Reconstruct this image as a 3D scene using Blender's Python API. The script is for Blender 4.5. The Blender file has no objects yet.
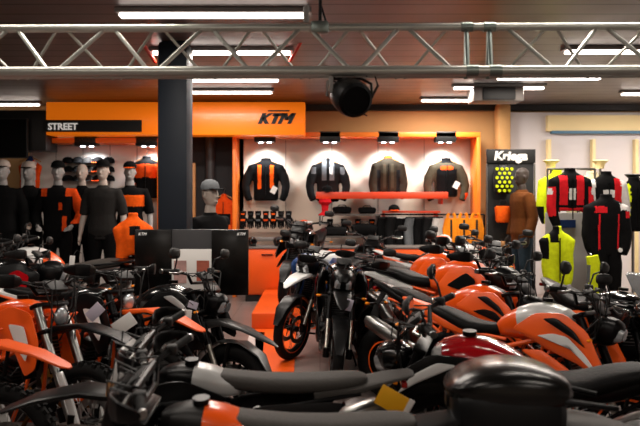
import bpy, bmesh, math, random
from mathutils import Vector, Matrix
random.seed(7)
PI = math.pi
# ------------------------------------------------------------ camera, world, exposure
SC = bpy.context.scene
COL = SC.collection
HC = 1.75                       # eye height
FPX = 700.0                     # focal length in pixels of the 640 px frame
cam_d = bpy.data.cameras.new('camera'); cam = bpy.data.objects.new('camera', cam_d); COL.objects.link(cam)
cam_d.sensor_width = 36.0; cam_d.lens = 36.0*FPX/640.0
cam.location = (0, 0, HC); cam.rotation_euler = (PI/2, 0, 0)
cam_d.shift_y = -23.0/640.0
cam_d.clip_start = 0.05
cam_d.dof.use_dof = True; cam_d.dof.focus_distance = 5.6; cam_d.dof.aperture_fstop = 2.6
SC.camera = cam
SC.view_settings.view_transform = 'Standard'; SC.view_settings.look = 'None'
SC.view_settings.gamma = 1.0; SC.view_settings.use_curve_mapping = False
SC.view_settings.exposure = 0.0
W_ = bpy.data.worlds.new('world'); SC.world = W_; W_.use_nodes = True
W_.node_tree.nodes['Background'].inputs[0].default_value = (0.05, 0.05, 0.055, 1)
W_.node_tree.nodes['Background'].inputs[1].default_value = 0.3
CEIL = 3.2
TUBE_POWER = 40.0

def W(px, py, d):
    return Vector(((px-320)/FPX*d, d, HC-(py-190)/FPX*d))

# ------------------------------------------------------------ materials
def srgb(h):
    v = [int(h[i:i+2], 16)/255 for i in (0, 2, 4)]
    return [c/12.92 if c <= .04045 else ((c+.055)/1.055)**2.4 for c in v] + [1]
M = {}
def mat(name, col, rough=.5, metal=0, coat=0, noise=0, nscale=30, emit=0, trans=0, bump=0, spec=.5):
    m = bpy.data.materials.new(name); m.use_nodes = True
    nt = m.node_tree; b = nt.nodes['Principled BSDF']
    c = srgb(col) if isinstance(col, str) else list(col)+[1]
    b.inputs['Base Color'].default_value = c
    b.inputs['Roughness'].default_value = rough; b.inputs['Metallic'].default_value = metal
    b.inputs['Coat Weight'].default_value = coat
    b.inputs['Specular IOR Level'].default_value = spec
    if trans: b.inputs['Transmission Weight'].default_value = trans
    if emit:
        b.inputs['Emission Color'].default_value = c; b.inputs['Emission Strength'].default_value = emit
    if noise or bump:
        tc = nt.nodes.new('ShaderNodeTexCoord'); n = nt.nodes.new('ShaderNodeTexNoise')
        n.inputs['Scale'].default_value = nscale; n.inputs['Detail'].default_value = 4
        nt.links.new(tc.outputs['Object'], n.inputs['Vector'])
        if noise:
            mx = nt.nodes.new('ShaderNodeMix'); mx.data_type = 'RGBA'
            mx.inputs[6].default_value = [x*(1-noise) for x in c[:3]]+[1]
            mx.inputs[7].default_value = [min(1, x*(1+noise)) for x in c[:3]]+[1]
            nt.links.new(n.outputs[0], mx.inputs[0]); nt.links.new(mx.outputs[2], b.inputs['Base Color'])
        if bump:
            bp = nt.nodes.new('ShaderNodeBump'); bp.inputs['Strength'].default_value = bump
            bp.inputs['Distance'].default_value = .01
            nt.links.new(n.outputs[0], bp.inputs['Height']); nt.links.new(bp.outputs[0], b.inputs['Normal'])
    M[name] = m
    return m
mat('orange_paint', 'f0570c', .28, coat=.6, noise=.08, nscale=3)
mat('orange_plastic', 'ee5a10', .4, noise=.06, nscale=4)
mat('deep_orange', 'd8400c', .4)
mat('red_paint', 'a80a14', .15, coat=1)
mat('white_paint', 'd8d8d6', .3, coat=.4)
mat('silver_paint', 'b9bab9', .35, metal=.1, coat=.5)
mat('blue_paint', '2c4c86', .3, coat=.4)
mat('black_paint', '08090a', .2, coat=.7)
mat('black_plastic', '050506', .33, spec=.22, noise=.3, nscale=40)
mat('matte_black', '050505', .6)
mat('dark_grey', '191818', .45, spec=.3, noise=.15)
mat('seat_black', '060606', .55, spec=.14, noise=.2, nscale=60, bump=.2)
mat('seat_grey', '3d3a37', .62, spec=.3, noise=.12, nscale=80, bump=.2)
mat('rubber', '080808', .75, spec=.2, noise=.2, bump=.3)
mat('engine_metal', '3a3a3b', .38, metal=.9, noise=.2)
mat('dark_metal', '1c1c1d', .35, metal=.9)
mat('chrome', 'c9c9c9', .12, metal=1)
mat('steel', '9a9a98', .28, metal=1)
mat('alu', 'b5b0a6', .35, metal=1)
mat('gold', 'b98c4a', .3, metal=.9)
mat('bronze', '7a5228', .35, metal=.9)
mat('amber', 'f08a10', .2, coat=.5)
mat('red_lens', '8a0808', .15, coat=.6)
mat('yellow_card', 'e8a811', .5)
mat('white_card', 'dcdad6', .5)
mat('lilac_card', 'b9b4c4', .5)
mat('lamp_glass', 'b8bcc0', .08, metal=.6, coat=1)
mat('mirror_glass', 'd8dadc', .04, metal=1)
mat('smoke_glass', '111315', .3, trans=.7, spec=.2)
mat('clear_screen', 'a0a8ae', .15, trans=.75)
# shop
mat('wall_tan', 'bb9260', .8, noise=.06, nscale=3)
mat('wall_greige', 'd2c4b4', .75, noise=.04, nscale=3)
mat('wall_white', 'dcd5cd', .8, noise=.03, nscale=3)
mat('panel_grey', 'd6d0d1', .7, noise=.03, nscale=2)
mat('cream', 'ecd6a0', .6, noise=.03, nscale=2)
mat('column_tan', 'c99a62', .7, noise=.06)
mat('wood_tan', 'b07c48', .6, noise=.2, nscale=12)
mat('blue_trim', '3e6f8c', .5)
mat('wall_dark', '16171a', .8, noise=.2, nscale=2)
mat('pillar_paint', '0a141f', .6, spec=.3, noise=.15, nscale=3)
mat('fixture_black', '0b0b0c', .5)
mat('fixture_grey', '8b8885', .5)
mat('shelf_grey', '6a635f', .5, noise=.08)
mat('shelf_red', 'd8401a', .45)
mat('bay_orange', 'f27a1e', .45)
mat('truss_metal', 'b8b9b2', .35, metal=.7, noise=.15, nscale=8)
mat('truss_green', '818c87', .35, metal=.8)
mat('mannequin_pale', 'a89a90', .5)
mat('mannequin_grey', '8d8a88', .5)
mat('screen_black', '020202', .25)
mat('stand_grey', '2f2f31', .5)
mat('tube_glow', 'fff1e6', .5, emit=6.0)
mat('spot_glow', 'f2f4ff', .5, emit=14.0)
mat('red_strut', 'd4260f', .4)
mat('sign_text', 'f4efe8', .5, emit=.35)
for n, c in dict(cloth_black='070708', cloth_char='131314', cloth_orange='ea5a12', cloth_dorange='cf4410', cloth_olive='2a241b', cloth_khaki='3a3428', cloth_white='c9c6c2',
                 cloth_grey='5e6164', cloth_tee='242322', cloth_red='c01a22', cloth_neon='c6d61a', cloth_brown='5a3214', cloth_jean='2b3842', cloth_blue='1c2f5a', cloth_cream='cdbf9c', cloth_amber='f08a1c').items():
    mat(n, c, .9, noise=.25, nscale=25, bump=.3, spec=.12)

def ceiling_mat():
    m = mat('ceiling_slats', '3b302c', .32, noise=.0)
    nt = m.node_tree; b = nt.nodes['Principled BSDF']
    tc = nt.nodes.new('ShaderNodeTexCoord'); sep = nt.nodes.new('ShaderNodeSeparateXYZ')
    nt.links.new(tc.outputs['Object'], sep.inputs[0])
    mm = nt.nodes.new('ShaderNodeMath'); mm.operation = 'MULTIPLY'; mm.inputs[1].default_value = 3.3
    fr = nt.nodes.new('ShaderNodeMath'); fr.operation = 'FRACT'
    gt = nt.nodes.new('ShaderNodeMath'); gt.operation = 'GREATER_THAN'; gt.inputs[1].default_value = .08
    nt.links.new(sep.outputs[1], mm.inputs[0]); nt.links.new(mm.outputs[0], fr.inputs[0]); nt.links.new(fr.outputs[0], gt.inputs[0])
    mx = nt.nodes.new('ShaderNodeMix'); mx.data_type = 'RGBA'
    mx.inputs[6].default_value = (.012, .009, .008, 1); mx.inputs[7].default_value = srgb('6e6562')
    nt.links.new(gt.outputs[0], mx.inputs[0]); nt.links.new(mx.outputs[2], b.inputs['Base Color'])
    n = nt.nodes.new('ShaderNodeTexNoise'); n.inputs['Scale'].default_value = 2
    nt.links.new(tc.outputs['Object'], n.inputs['Vector'])
    mr = nt.nodes.new('ShaderNodeMapRange'); mr.inputs[3].default_value = .3; mr.inputs[4].default_value = .5
    nt.links.new(n.outputs[0], mr.inputs[0]); nt.links.new(mr.outputs[0], b.inputs['Roughness'])
    b.inputs['Metallic'].default_value = .25
def floor_mat():
    m = mat('floor_tiles', '7d7571', .3)
    nt = m.node_tree; b = nt.nodes['Principled BSDF']
    tc = nt.nodes.new('ShaderNodeTexCoord')
    br = nt.nodes.new('ShaderNodeTexBrick'); br.offset = 0
    br.inputs['Scale'].default_value = 1; br.inputs['Brick Width'].default_value = .6; br.inputs['Row Height'].default_value = .6
    br.inputs['Mortar Size'].default_value = .004
    br.inputs['Color1'].default_value = srgb('7a6d69'); br.inputs['Color2'].default_value = srgb('857874'); br.inputs['Mortar'].default_value = srgb('4a423f')
    nt.links.new(tc.outputs['Object'], br.inputs['Vector']); nt.links.new(br.outputs[0], b.inputs['Base Color'])
ceiling_mat(); floor_mat()

# ------------------------------------------------------------ mesh helpers
class MB:
    def __init__(s): s.v = []; s.f = []; s.m = []; s.mats = []
    def mi(s, m):
        m = M[m] if isinstance(m, str) else m
        if m not in s.mats: s.mats.append(m)
        return s.mats.index(m)
    def add(s, vs, fs, m):
        k = len(s.v); i = s.mi(m)
        s.v += [tuple(v) for v in vs]
        for f in fs: s.f.append([a+k for a in f]); s.m.append(i)
        return s
    def box(s, c, d, m, rot=None, ch=0.0):
        c = Vector(c); hx, hy, hz = d[0]/2, d[1]/2, d[2]/2
        ch = min(ch, hx*.9, hy*.9, hz*.9)
        if ch <= 0:
            vs = [Vector((x*hx, y*hy, z*hz)) for x in (-1, 1) for y in (-1, 1) for z in (-1, 1)]
            fs = [(0, 1, 3, 2), (4, 6, 7, 5), (0, 4, 5, 1), (2, 3, 7, 6), (0, 2, 6, 4), (1, 5, 7, 3)]
        else:
            bm = bmesh.new(); bmesh.ops.create_cube(bm, size=1)
            bmesh.ops.scale(bm, vec=(2*hx, 2*hy, 2*hz), verts=bm.verts)
            bmesh.ops.bevel(bm, geom=bm.edges[:], offset=ch, segments=2, affect='EDGES', profile=.5)
            bm.verts.index_update()
            vs = [v.co.copy() for v in bm.verts]; fs = [[v.index for v in f.verts] for f in bm.faces]; bm.free()
        R = rot if rot is not None else Matrix.Identity(3)
        return s.add([R @ v + c for v in vs], fs, m)
    def sweep(s, pts, a, b=None, m='black_plastic', ref=(0, 0, 1), n=2, seg=12, cap=True):
        pts = [Vector(p) for p in pts]; k = len(pts)
        if not hasattr(a, '__len__'): a = [a]*k
        if b is None: b = a
        if not hasattr(b, '__len__'): b = [b]*k
        vs = []; fs = []; ref = Vector(ref)
        for i, p in enumerate(pts):
            t = (pts[min(i+1, k-1)]-pts[max(i-1, 0)]).normalized()
            sd = ref.cross(t)
            if sd.length < 1e-3: sd = Vector((0, 1, 0)).cross(t)
            if sd.length < 1e-3: sd = Vector((1, 0, 0)).cross(t)
            sd.normalize(); up = t.cross(sd)
            for j in range(seg):
                q = 2*PI*j/seg; cx, sy = math.cos(q), math.sin(q)
                ex = 2/n
                vs.append(p+sd*(a[i]*math.copysign(abs(cx)**ex, cx))+up*(b[i]*math.copysign(abs(sy)**ex, sy)))
        for i in range(k-1):
            for j in range(seg):
                j2 = (j+1) % seg
                fs.append((i*seg+j, i*seg+j2, (i+1)*seg+j2, (i+1)*seg+j))
        if cap:
            fs.append(tuple(range(seg))[::-1]); fs.append(tuple((k-1)*seg+j for j in range(seg)))
        return s.add(vs, fs, m)
    def tube(s, pts, r, m, seg=8): return s.sweep(pts, r, None, m, (0.03, 0.05, 1), 2, seg)
    def lathe(s, prof, c, axis, m, seg=24, closed=False, cap=False):
        c = Vector(c); ax = Vector(axis).normalized()
        u = ax.orthogonal().normalized(); w = ax.cross(u)
        vs = []; fs = []; k = len(prof)
        for j in range(seg):
            q = 2*PI*j/seg; d = u*math.cos(q)+w*math.sin(q)
            for (r, h) in prof: vs.append(c+d*r+ax*h)
        for j in range(seg):
            j2 = (j+1) % seg
            for i in range(k if closed else k-1):
                i2 = (i+1) % k
                fs.append((j*k+i, j*k+i2, j2*k+i2, j2*k+i))
        if cap:
            fs.append(tuple(j*k for j in range(seg))[::-1]); fs.append(tuple(j*k+k-1 for j in range(seg)))
        return s.add(vs, fs, m)
    def cyl(s, p, q, r, m, seg=16, r2=None):
        p = Vector(p); q = Vector(q); L = (q-p).length
        return s.lathe([(r, 0), (r if r2 is None else r2, L)], p, q-p, m, seg, cap=True)
    def ball(s, c, r, m, seg=14, rings=8, sc=(1, 1, 1)):
        prof = [(max(1e-4, math.sin(PI*i/rings))*r, -math.cos(PI*i/rings)*r) for i in range(rings+1)]
        k = len(s.v); s.lathe(prof, (0, 0, 0), (0, 0, 1), m, seg)
        for i in range(k, len(s.v)):
            v = s.v[i]; s.v[i] = (v[0]*sc[0]+c[0], v[1]*sc[1]+c[1], v[2]*sc[2]+c[2])
        return s
    def panel(s, poly, y0, m, th=.012, bulge=.012, side=1, flare=None):
        """curved body panel: outline in the x-z plane, standing at y0 on one side"""
        fl = flare or (lambda x, z: 0)
        q = []
        for k in range(len(poly)):
            a, b, c = poly[k-1], poly[k], poly[(k+1) % len(poly)]
            q += [(b[0]+(a[0]-b[0])*.06, b[1]+(a[1]-b[1])*.06), (b[0]+(c[0]-b[0])*.06, b[1]+(c[1]-b[1])*.06)]
        poly = q
        cx = sum(p[0] for p in poly)/len(poly); cz = sum(p[1] for p in poly)/len(poly); n = len(poly)
        rings = [(1.0, 0), (1.0, th), (.72, th+bulge*.7), (.35, th+bulge)]
        vs = []; fs = []
        for sc, dy in rings:
            for x, z in poly:
                xx = cx+(x-cx)*sc; zz = cz+(z-cz)*sc
                vs.append((xx, side*(y0+dy+fl(xx, zz)), zz))
        for r in range(3):
            for j in range(n):
                j2 = (j+1) % n
                f = (r*n+j, r*n+j2, (r+1)*n+j2, (r+1)*n+j)
                fs.append(f)
        fs.append(tuple(range(n))); fs.append(tuple(3*n+j for j in range(n)))
        return s.add(vs, fs, m)
    def prism(s, poly, o, ux, uy, depth, m):
        o = Vector(o); ux = Vector(ux); uy = Vector(uy); nn = ux.cross(uy).normalized()*depth; n = len(poly)
        vs = [o+ux*a+uy*b for a, b in poly]; vs += [v+nn for v in vs]
        fs = [tuple(range(n))[::-1], tuple(range(n, 2*n))]+[(j, (j+1) % n, n+(j+1) % n, n+j) for j in range(n)]
        return s.add(vs, fs, m)
    def paint(s, fn):
        for k, f in enumerate(s.f):
            c = Vector((0, 0, 0))
            for i in f: c += Vector(s.v[i])
            r = fn(c/len(f))
            if r: s.m[k] = s.mi(r)
        return s
    def build(s, name, parent=None, smooth=True, ang=35, sub=0):
        me = bpy.data.meshes.new(name); me.from_pydata(s.v, [], s.f)
        for m in s.mats: me.materials.append(m)
        me.polygons.foreach_set('material_index', s.m)
        bm = bmesh.new(); bm.from_mesh(me); bmesh.ops.recalc_face_normals(bm, faces=bm.faces); bm.to_mesh(me); bm.free()
        if smooth:
            me.polygons.foreach_set('use_smooth', [True]*len(me.polygons))
            me.set_sharp_from_angle(angle=math.radians(ang))
        o = bpy.data.objects.new(name, me); COL.objects.link(o)
        if sub:
            md = o.modifiers.new('sub', 'SUBSURF'); md.levels = sub; md.render_levels = sub
        if parent: o.parent = parent
        return o
def tag(o, label, cat, group=None, kind=None):
    if label: o['label'] = label
    if cat: o['category'] = cat
    if group: o['group'] = group
    if kind: o['kind'] = kind
    return o
def thing(name, label=None, cat=None, loc=(0, 0, 0), rz=0, group=None):
    o = bpy.data.objects.new(name, None); COL.objects.link(o); o.empty_display_size = .1
    o.location = loc; o.rotation_euler = (0, 0, rz)
    return tag(o, label, cat, group)
def struct(name, mb, **k):
    o = mb.build(name, smooth=k.get('smooth', False)); o['kind'] = 'structure'; return o
def copy_tree(o, parent=None):
    c = o.copy(); COL.objects.link(c)
    if parent: c.parent = parent
    for ch in [x for x in o.children]: copy_tree(ch, c)
    return c
def text_obj(name, txt, size, loc, rot, m, parent=None, shear=0, ext=.006, align='LEFT', bold=.0, xs=1.0, sp=1.0):
    cu = bpy.data.curves.new(name, 'FONT'); cu.body = txt; cu.size = size; cu.shear = shear; cu.extrude = ext; cu.align_x = align
    cu.offset = bold; cu.resolution_u = 3; cu.space_character = sp
    t = bpy.data.objects.new('tmp', cu); COL.objects.link(t)
    dg = bpy.context.evaluated_depsgraph_get(); me = bpy.data.meshes.new_from_object(t.evaluated_get(dg))
    bpy.data.objects.remove(t); me.name = name
    me.materials.clear(); me.materials.append(M[m])
    o = bpy.data.objects.new(name, me); COL.objects.link(o)
    o.location = loc; o.rotation_euler = rot; o.scale = (xs, 1, 1)
    if parent: o.parent = parent
    return o
def remeshed(mb, name, voxel=.014, smooth=4, parent=None, paint=None, mats=None):
    """melt overlapping pieces into one continuous skin"""
    t = mb.build('tmp', smooth=False)
    md = t.modifiers.new('r', 'REMESH'); md.mode = 'VOXEL'; md.voxel_size = voxel
    ms = t.modifiers.new('s', 'SMOOTH'); ms.iterations = smooth; ms.factor = .6
    dg = bpy.context.evaluated_depsgraph_get(); me = bpy.data.meshes.new_from_object(t.evaluated_get(dg)); bpy.data.objects.remove(t)
    me.name = name; me.materials.clear()
    for m in mats: me.materials.append(M[m])
    idx = []
    for p in me.polygons:
        idx.append(mats.index(paint(p.center)) if paint else 0)
    me.polygons.foreach_set('material_index', idx)
    me.polygons.foreach_set('use_smooth', [True]*len(me.polygons))
    o = bpy.data.objects.new(name, me); COL.objects.link(o)
    if parent: o.parent = parent
    return o
mat('box_black', '07090b', .45, spec=.25)
mat('box_lid', '0c0c0b', .24, spec=.35)
mat('mannequin_dark', '2a1d16', .6)
mat('painted_glare', 'cfc6c2', .35)
mat('beak_grey', '343434', .35, noise=.1)
# ------------------------------------------------------------ the room
XL, XR, YB, YF = -6.5, 6.0, 12.0, -3.0
struct('floor', MB().box(((XL+XR)/2, (YB+YF)/2, -.05), (XR-XL+.4, YB-YF+.4, .1), 'floor_tiles'))
struct('ceiling', MB().box(((XL+XR)/2, (YB+YF)/2, CEIL+.05), (XR-XL+.4, YB-YF+.4, .1), 'ceiling_slats'))
struct('wall_back', MB().box(((XL+XR)/2, YB+.06, CEIL/2), (XR-XL+.4, .12, CEIL), 'wall_tan'))
struct('wall_left', MB().box((XL-.06, (YB+YF)/2, CEIL/2), (.12, YB-YF, CEIL), 'wall_dark'))
struct('wall_right', MB().box((XR+.06, (YB+YF)/2, CEIL/2), (.12, YB-YF, CEIL), 'panel_grey'))
struct('wall_front', MB().box(((XL+XR)/2, YF-.06, CEIL/2), (XR-XL, .12, CEIL), 'wall_greige'))
# tan bulkhead along the top of the back wall
struct('trim_1', MB().box((2.0, 11.93, 3.15), (8.0, .14, .1), 'fixture_black'))
# orange carpet strip let into the floor beside the aisle
struct('trim_2', MB().prism([(-.82, 8.79), (-.50, 5.6), (-.22, 5.6), (-.30, 8.79)], (0, 0, 0), (1, 0, 0), (0, 1, 0), .006, 'orange_plastic'))

struct('painted_floor_reflection', MB().prism([(-.86, 8.6), (-.76, 6.2), (-.53, 6.2), (-.68, 8.6)], (0, 0, 0), (1, 0, 0), (0, 1, 0), .006, 'painted_glare'))  # pale patch: reflection of a light on the glossy floor, painted as colour
tag(MB().box((-.37, 9.85, .1), (.98, 2.1, .2), 'orange_plastic', ch=.008).build('display_platform'), 'low orange platform at the end of the aisle, under an all black motorcycle', 'platform')
# right hand wall unit: cream frame with grey insets and a blue line
def wall_unit():
    t = thing('wall_panelling', 'cream framed grey wall panelling with a thin blue line along its top', 'wall panel', (4.6, 11.75, 0))
    def X(px): return (px-320)/FPX*11.7-4.6
    Z = lambda py: HC-(py-190)/FPX*11.7
    MB().box(((X(512)+X(700))/2, .12, 1.53), (X(700)-X(512), .1, 3.06), 'panel_grey').build('back_board', t, False)
    MB().box(((X(548)+X(700))/2, .02, (Z(115)+Z(131))/2), (X(700)-X(548), .1, Z(115)-Z(131)), 'cream').build('header', t, False)
    MB().box(((X(552)+X(700))/2, 0.0, Z(132)), (X(700)-X(552), .1, .045), 'blue_trim').build('trim_strip', t, False)
    for px in (549.5, 594, 637, 680):
        MB().box((X(px), .0, 1.3), (.055, .12, 2.6), 'cream', ch=.006).build('post', t)
wall_unit()
struct('trim_3', MB().box((W(504, 0, 11.7).x, 11.8, CEIL/2), (.22, .3, CEIL), 'column_tan', ch=.05), smooth=True)

# dark structural pillar
pil = MB().box((W(172.5, 0, 6.76).x, 6.9, CEIL/2), (.30, .30, CEIL-.004), 'pillar_paint', ch=.05).build('pillar')
tag(pil, 'dark blue-black square pillar rising from floor to ceiling behind the display screens', 'pillar')

# ------------------------------------------------------------ ceiling tubes
n_tube = 0
tube_label = {
 0: 'bright ceiling tube light nearest the truss, above the street sign end',
 1: 'second tube light back over the orange sign, running behind the dark pillar',
 2: 'third tube light back, just over the orange sign',
 3: 'rearmost tube light directly above the orange sign board',
 4: 'ceiling tube light at the top edge of the black panels',
 5: 'ceiling tube light seen through the truss at its right-hand end',
 6: 'ceiling tube light in front of the projector box, under the truss',
 7: 'ceiling tube light passing behind the projector box',
 8: 'short rear tube light over the tan wall near the projector box'}
def ceil_tube(x, y, L=1.5, label=None, power=TUBE_POWER):
    t = thing('ceiling_light', label or 'ceiling tube light behind the photographer over the near motorcycles', 'ceiling light', (x, y, CEIL), 0, 'tube lights on the ceiling')
    MB().box((0, 0, -.02), (L+.06, .12, .038), 'fixture_grey', ch=.006).build('housing', t)
    MB().box((0, 0, -.056), (L, .085, .03), 'tube_glow', ch=.01).build('diffuser', t)
    l = bpy.data.lights.new('lamp_light', 'AREA'); l.shape = 'RECTANGLE'; l.size = L; l.size_y = .08; l.energy = power
    l.color = (1, .90, .80)
    lo = bpy.data.objects.new('lamp_light', l); COL.objects.link(lo); lo.parent = t; lo.location = (0, 0, -.08)
tubes = [(-.85, 5.6, 1.5), (-1.0, 7.13, 1.4), (-1.28, 8.92, 1.5), (-1.44, 10.03, 1.5), (-5.35, 11.46, 1.5), (3.23, 7.08, 1.5), (2.86, 8.75, 1.28), (2.45, 9.6, 1.23), (1.99, 10.94, .8)]
for i, (x, y, L) in enumerate(tubes): ceil_tube(x, y, L, tube_label[i], {4: 8, 5: 55, 6: 70, 7: 80, 8: 70}.get(i, TUBE_POWER))
for i, (x, y) in enumerate([(-1.6, 3.6), (1.6, 3.6), (-1.6, 1.2), (1.9, 1.2), (-1.2, -1.2), (1.9, -1.2), (-4.2, 5.5), (-4.2, 3.0), (5.15, 10.2)]):
    ceil_tube(x, y, 1.5, 'ceiling tube light beyond the frame, '+['over the near off-road machines', 'over the near touring scooter', 'just ahead of the viewpoint, aisle side', 'just ahead of the viewpoint, scooter side',
        'behind the viewpoint, aisle side', 'behind the viewpoint, scooter side', 'by the side wall next to the mannequin rows', 'by the side wall next to the near off-road machines', 'added to brighten the grey panelling'][i], 19 if i < 6 else 68 if i == 8 else TUBE_POWER)  # last tube is an unseen extra, added to brighten the right-hand panelling

# ------------------------------------------------------------ truss
def truss():
    zt, zb = 2.578, 2.336
    xl, xr = -3.4, 3.0
    Y = lambda x: 3.45-.016*x          # a slight turn away at its left end
    t = thing('lighting_truss', 'long grey aluminium lattice truss spanning the room under the ceiling', 'truss', (0, 3.45, zb))
    o = Vector((0, 3.45, zb))
    def P(x, dy, z): return Vector((x, Y(x)+dy, z))-o
    MB().tube([P(xl, .12, zt), P(xr, .12, zt)], .021, 'truss_metal', 16).build('top_chord', t)
    MB().tube([P(xl, 0, zb), P(xr, 0, zb)], .026, 'truss_metal', 16).build('bottom_chord', t)
    MB().tube([P(xl, .24, zb+.02), P(xr, .24, zb+.02)], .02, 'truss_metal', 16).build('bottom_chord', t)
    step = .25
    x0 = -3.076
    ks = 0; x = x0
    while x < xr-.3:
        a, b = (zt, zb) if ks % 2 == 0 else (zb, zt)
        if abs((x+step/2)-.79) > .13:
            MB().tube([P(x+.02, .12 if a == zt else 0, a), P(x+step-.02, .12 if b == zt else 0, b)], .011, 'truss_metal', 8).build('diagonal_brace', t)
            a2, b2 = b, a
            MB().tube([P(x+.02, .12 if a2 == zt else .24, a2), P(x+step-.02, .12 if b2 == zt else .24, b2)], .008, 'truss_metal', 8).build('diagonal_brace', t)
        x += step; ks += 1
    for xx in (.745, .86):
        m = MB()
        m.tube([P(xx, .12, zt), P(xx-.02, 0, zb)], .012, 'truss_green', 8)
        m.tube([P(xx, .12, zt), P(xx+.02, .24, zb)], .012, 'truss_green', 8)
        m.cyl(P(xx, .12, zt)-Vector((.03, 0, 0)), P(xx, .12, zt)+Vector((.03, 0, 0)), .026, 'truss_green')
        m.cyl(P(xx, 0, zb)-Vector((.03, 0, 0)), P(xx, 0, zb)+Vector((.03, 0, 0)), .03, 'truss_green')
        m.build('coupling_frame', t)
    # hanging clamp with its wire
    m = MB(); m.box(P(.0, .12, zt), (.09, .07, .06), 'truss_green', ch=.01)
    m.tube([P(0, .12, zt+.03), P(.01, .14, CEIL)], .009, 'dark_metal')
    m.tube([P(.03, .12, zt+.03), P(-.02, .14, zt+.2)], .006, 'dark_metal')
    m.build('hanging_clamp', t)
    m = MB(); m.box(P(-.07, .12, zt+.07), (.03, .03, .09), 'fixture_grey', ch=.008); m.build('hook', t)
    return t
truss()
def stage_light():
    c = Vector((.145, 3.446, 2.212))
    t = thing('stage_light', 'round black stage lamp clamped under the truss', 'stage light', c)
    m = MB(); m.lathe([(.04, -.1), (.07, -.09), (.088, -.04), (.092, .05), (.085, .09), (.07, .1), (.068, .09)], (0, 0, 0), (.3, -.9, -.35), 'dark_metal', 28, cap=True); m.build('lamp_body', t)
    m = MB(); m.lathe([(.0, .088), (.04, .09), (.066, .08)], (0, 0, 0), (.3, -.9, -.35), 'lamp_glass', 24); m.build('lens', t)
    m = MB()
    for k in range(7): m.box((0, 0, -.06+k*.02), (.19, .012, .006), 'dark_metal', Matrix.Rotation(.4, 3, 'Y'))
    m.build('cooling_fin', t)
    m = MB(); m.tube([(-.11, 0, 0), (-.108, 0, .07), (-.08, 0, .085)], .008, 'fixture_grey'); m.tube([(.11, 0, -.01), (.108, 0, .06), (.06, 0, .085)], .008, 'black_plastic')
    m.tube([(-.08, 0, .085), (.06, 0, .085)], .008, 'black_plastic'); m.build('yoke', t)
    m = MB(); m.box((-.09, 0, .055), (.02, .05, .08), 'fixture_grey', ch=.004); m.tube([(.08, 0, .1), (.12, 0, .12), (.14, 0, .05), (.1, .02, -.02)], .007, 'matte_black'); m.build('clamp', t)
stage_light()
# projector box
def ceiling_box():
    c = W(498, 94, 9.5)
    t = thing('projector', 'grey ceiling box with a dark front panel hung over the tan wall', 'projector', (c.x, c.y, CEIL))
    zc = c.z-CEIL
    MB().box((0, .15, zc), (.68, .4, .2), 'shelf_grey', ch=.02).build('housing', t)
    MB().box((0, -.06, zc), (.44, .03, .17), 'matte_black', ch=.008).build('front_grille', t)
    MB().tube([(0, .15, zc+.1), (0, .15, 0)], .02, 'fixture_grey').build('mount', t)
ceiling_box()
# red slanted hangers
for k, (a, b, lb) in enumerate([((143, 44), (155, 62), 'short red slanted rod hanging from the ceiling beside the dark pillar'),
                  ((301, 42), (289, 63), 'short red slanted rod under the ceiling beyond the truss, away from the pillar')]):
    d0 = 6.9
    t = MB().tube([W(a[0], a[1]-.5, d0), W(b[0], b[1], d0+.25)], .018, 'red_strut', 8).build('hanging_rod')
    tag(t, lb, 'hanging rod', 'red rods under the ceiling')

# ------------------------------------------------------------ orange sign fascia
def fascia():
    d = 11.0; x0, x1 = W(46, 0, d).x, W(305, 0, d).x; z1, z0 = W(0, 102, d).z, W(0, 135, d).z
    t = thing('shop_sign', 'long orange sign board over the clothing walls, with black lettering', 'sign', ((x0+x1)/2, d, z0))
    w = x1-x0
    MB().box((0, .2, (z1-z0)/2), (w, .4, z1-z0), 'sign_orange', ch=.012).build('sign_board', t)
    xa, xb = W(44, 0, d).x-t.location.x, W(142, 0, d).x-t.location.x
    za, zb = W(0, 132, d).z-z0, W(0, 120, d).z-z0
    pl = MB().box(((xa+xb)/2, -.012, (za+zb)/2), (xb-xa, .02, zb-za), 'matte_black').build('name_plate', t)
    text_obj('lettering', 'STREET', .145, (W(48.5, 0, d).x-t.location.x, -.024, za+.035), (PI/2, 0, 0), 'sign_text', pl, bold=.004, xs=.98)
    # heavy slanted letter mark with a bar swept over it
    lx = W(257.5, 0, d).x-t.location.x; lz = W(0, 124, d).z-z0; h = .172; sl = .45; ks = 1.14
    def strokes(name, segs):
        m = MB()
        for (xa, za, xb, zb_, w) in segs:
            q = [(xa-w/2, za), (xa+w/2, za), (xb+w/2, zb_), (xb-w/2, zb_)] if abs(za-zb_) > .01 else [(xa, za-w/2), (xb, za-w/2), (xb, za+w/2), (xa, za+w/2)]
            m.prism([(lx+x*ks+z*sl, z) for x, z in q], (0, -.002, lz), (1, 0, 0), (0, 0, 1), .012, 'matte_black')
        m.build(name, t, False)
    strokes('logo_letter', [(.03, 0, .03, h, .058), (.05, h*.5, .125, h, .06), (.05, h*.55, .13, 0, .06)])
    strokes('logo_letter', [(.155, h-.025, .30, h-.025, .05), (.215, 0, .215, h-.02, .058)])
    strokes('logo_letter', [(.30, 0, .31, h, .055), (.325, h, .375, h*.35, .05), (.425, h, .375, h*.35, .05), (.435, 0, .44, h, .055)])
    strokes('logo_bar', [(.06, h+.035, .36, h+.035, .022)])
mat('sign_orange', 'fa7a10', .35, coat=.3, emit=.42)
fascia()
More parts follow.
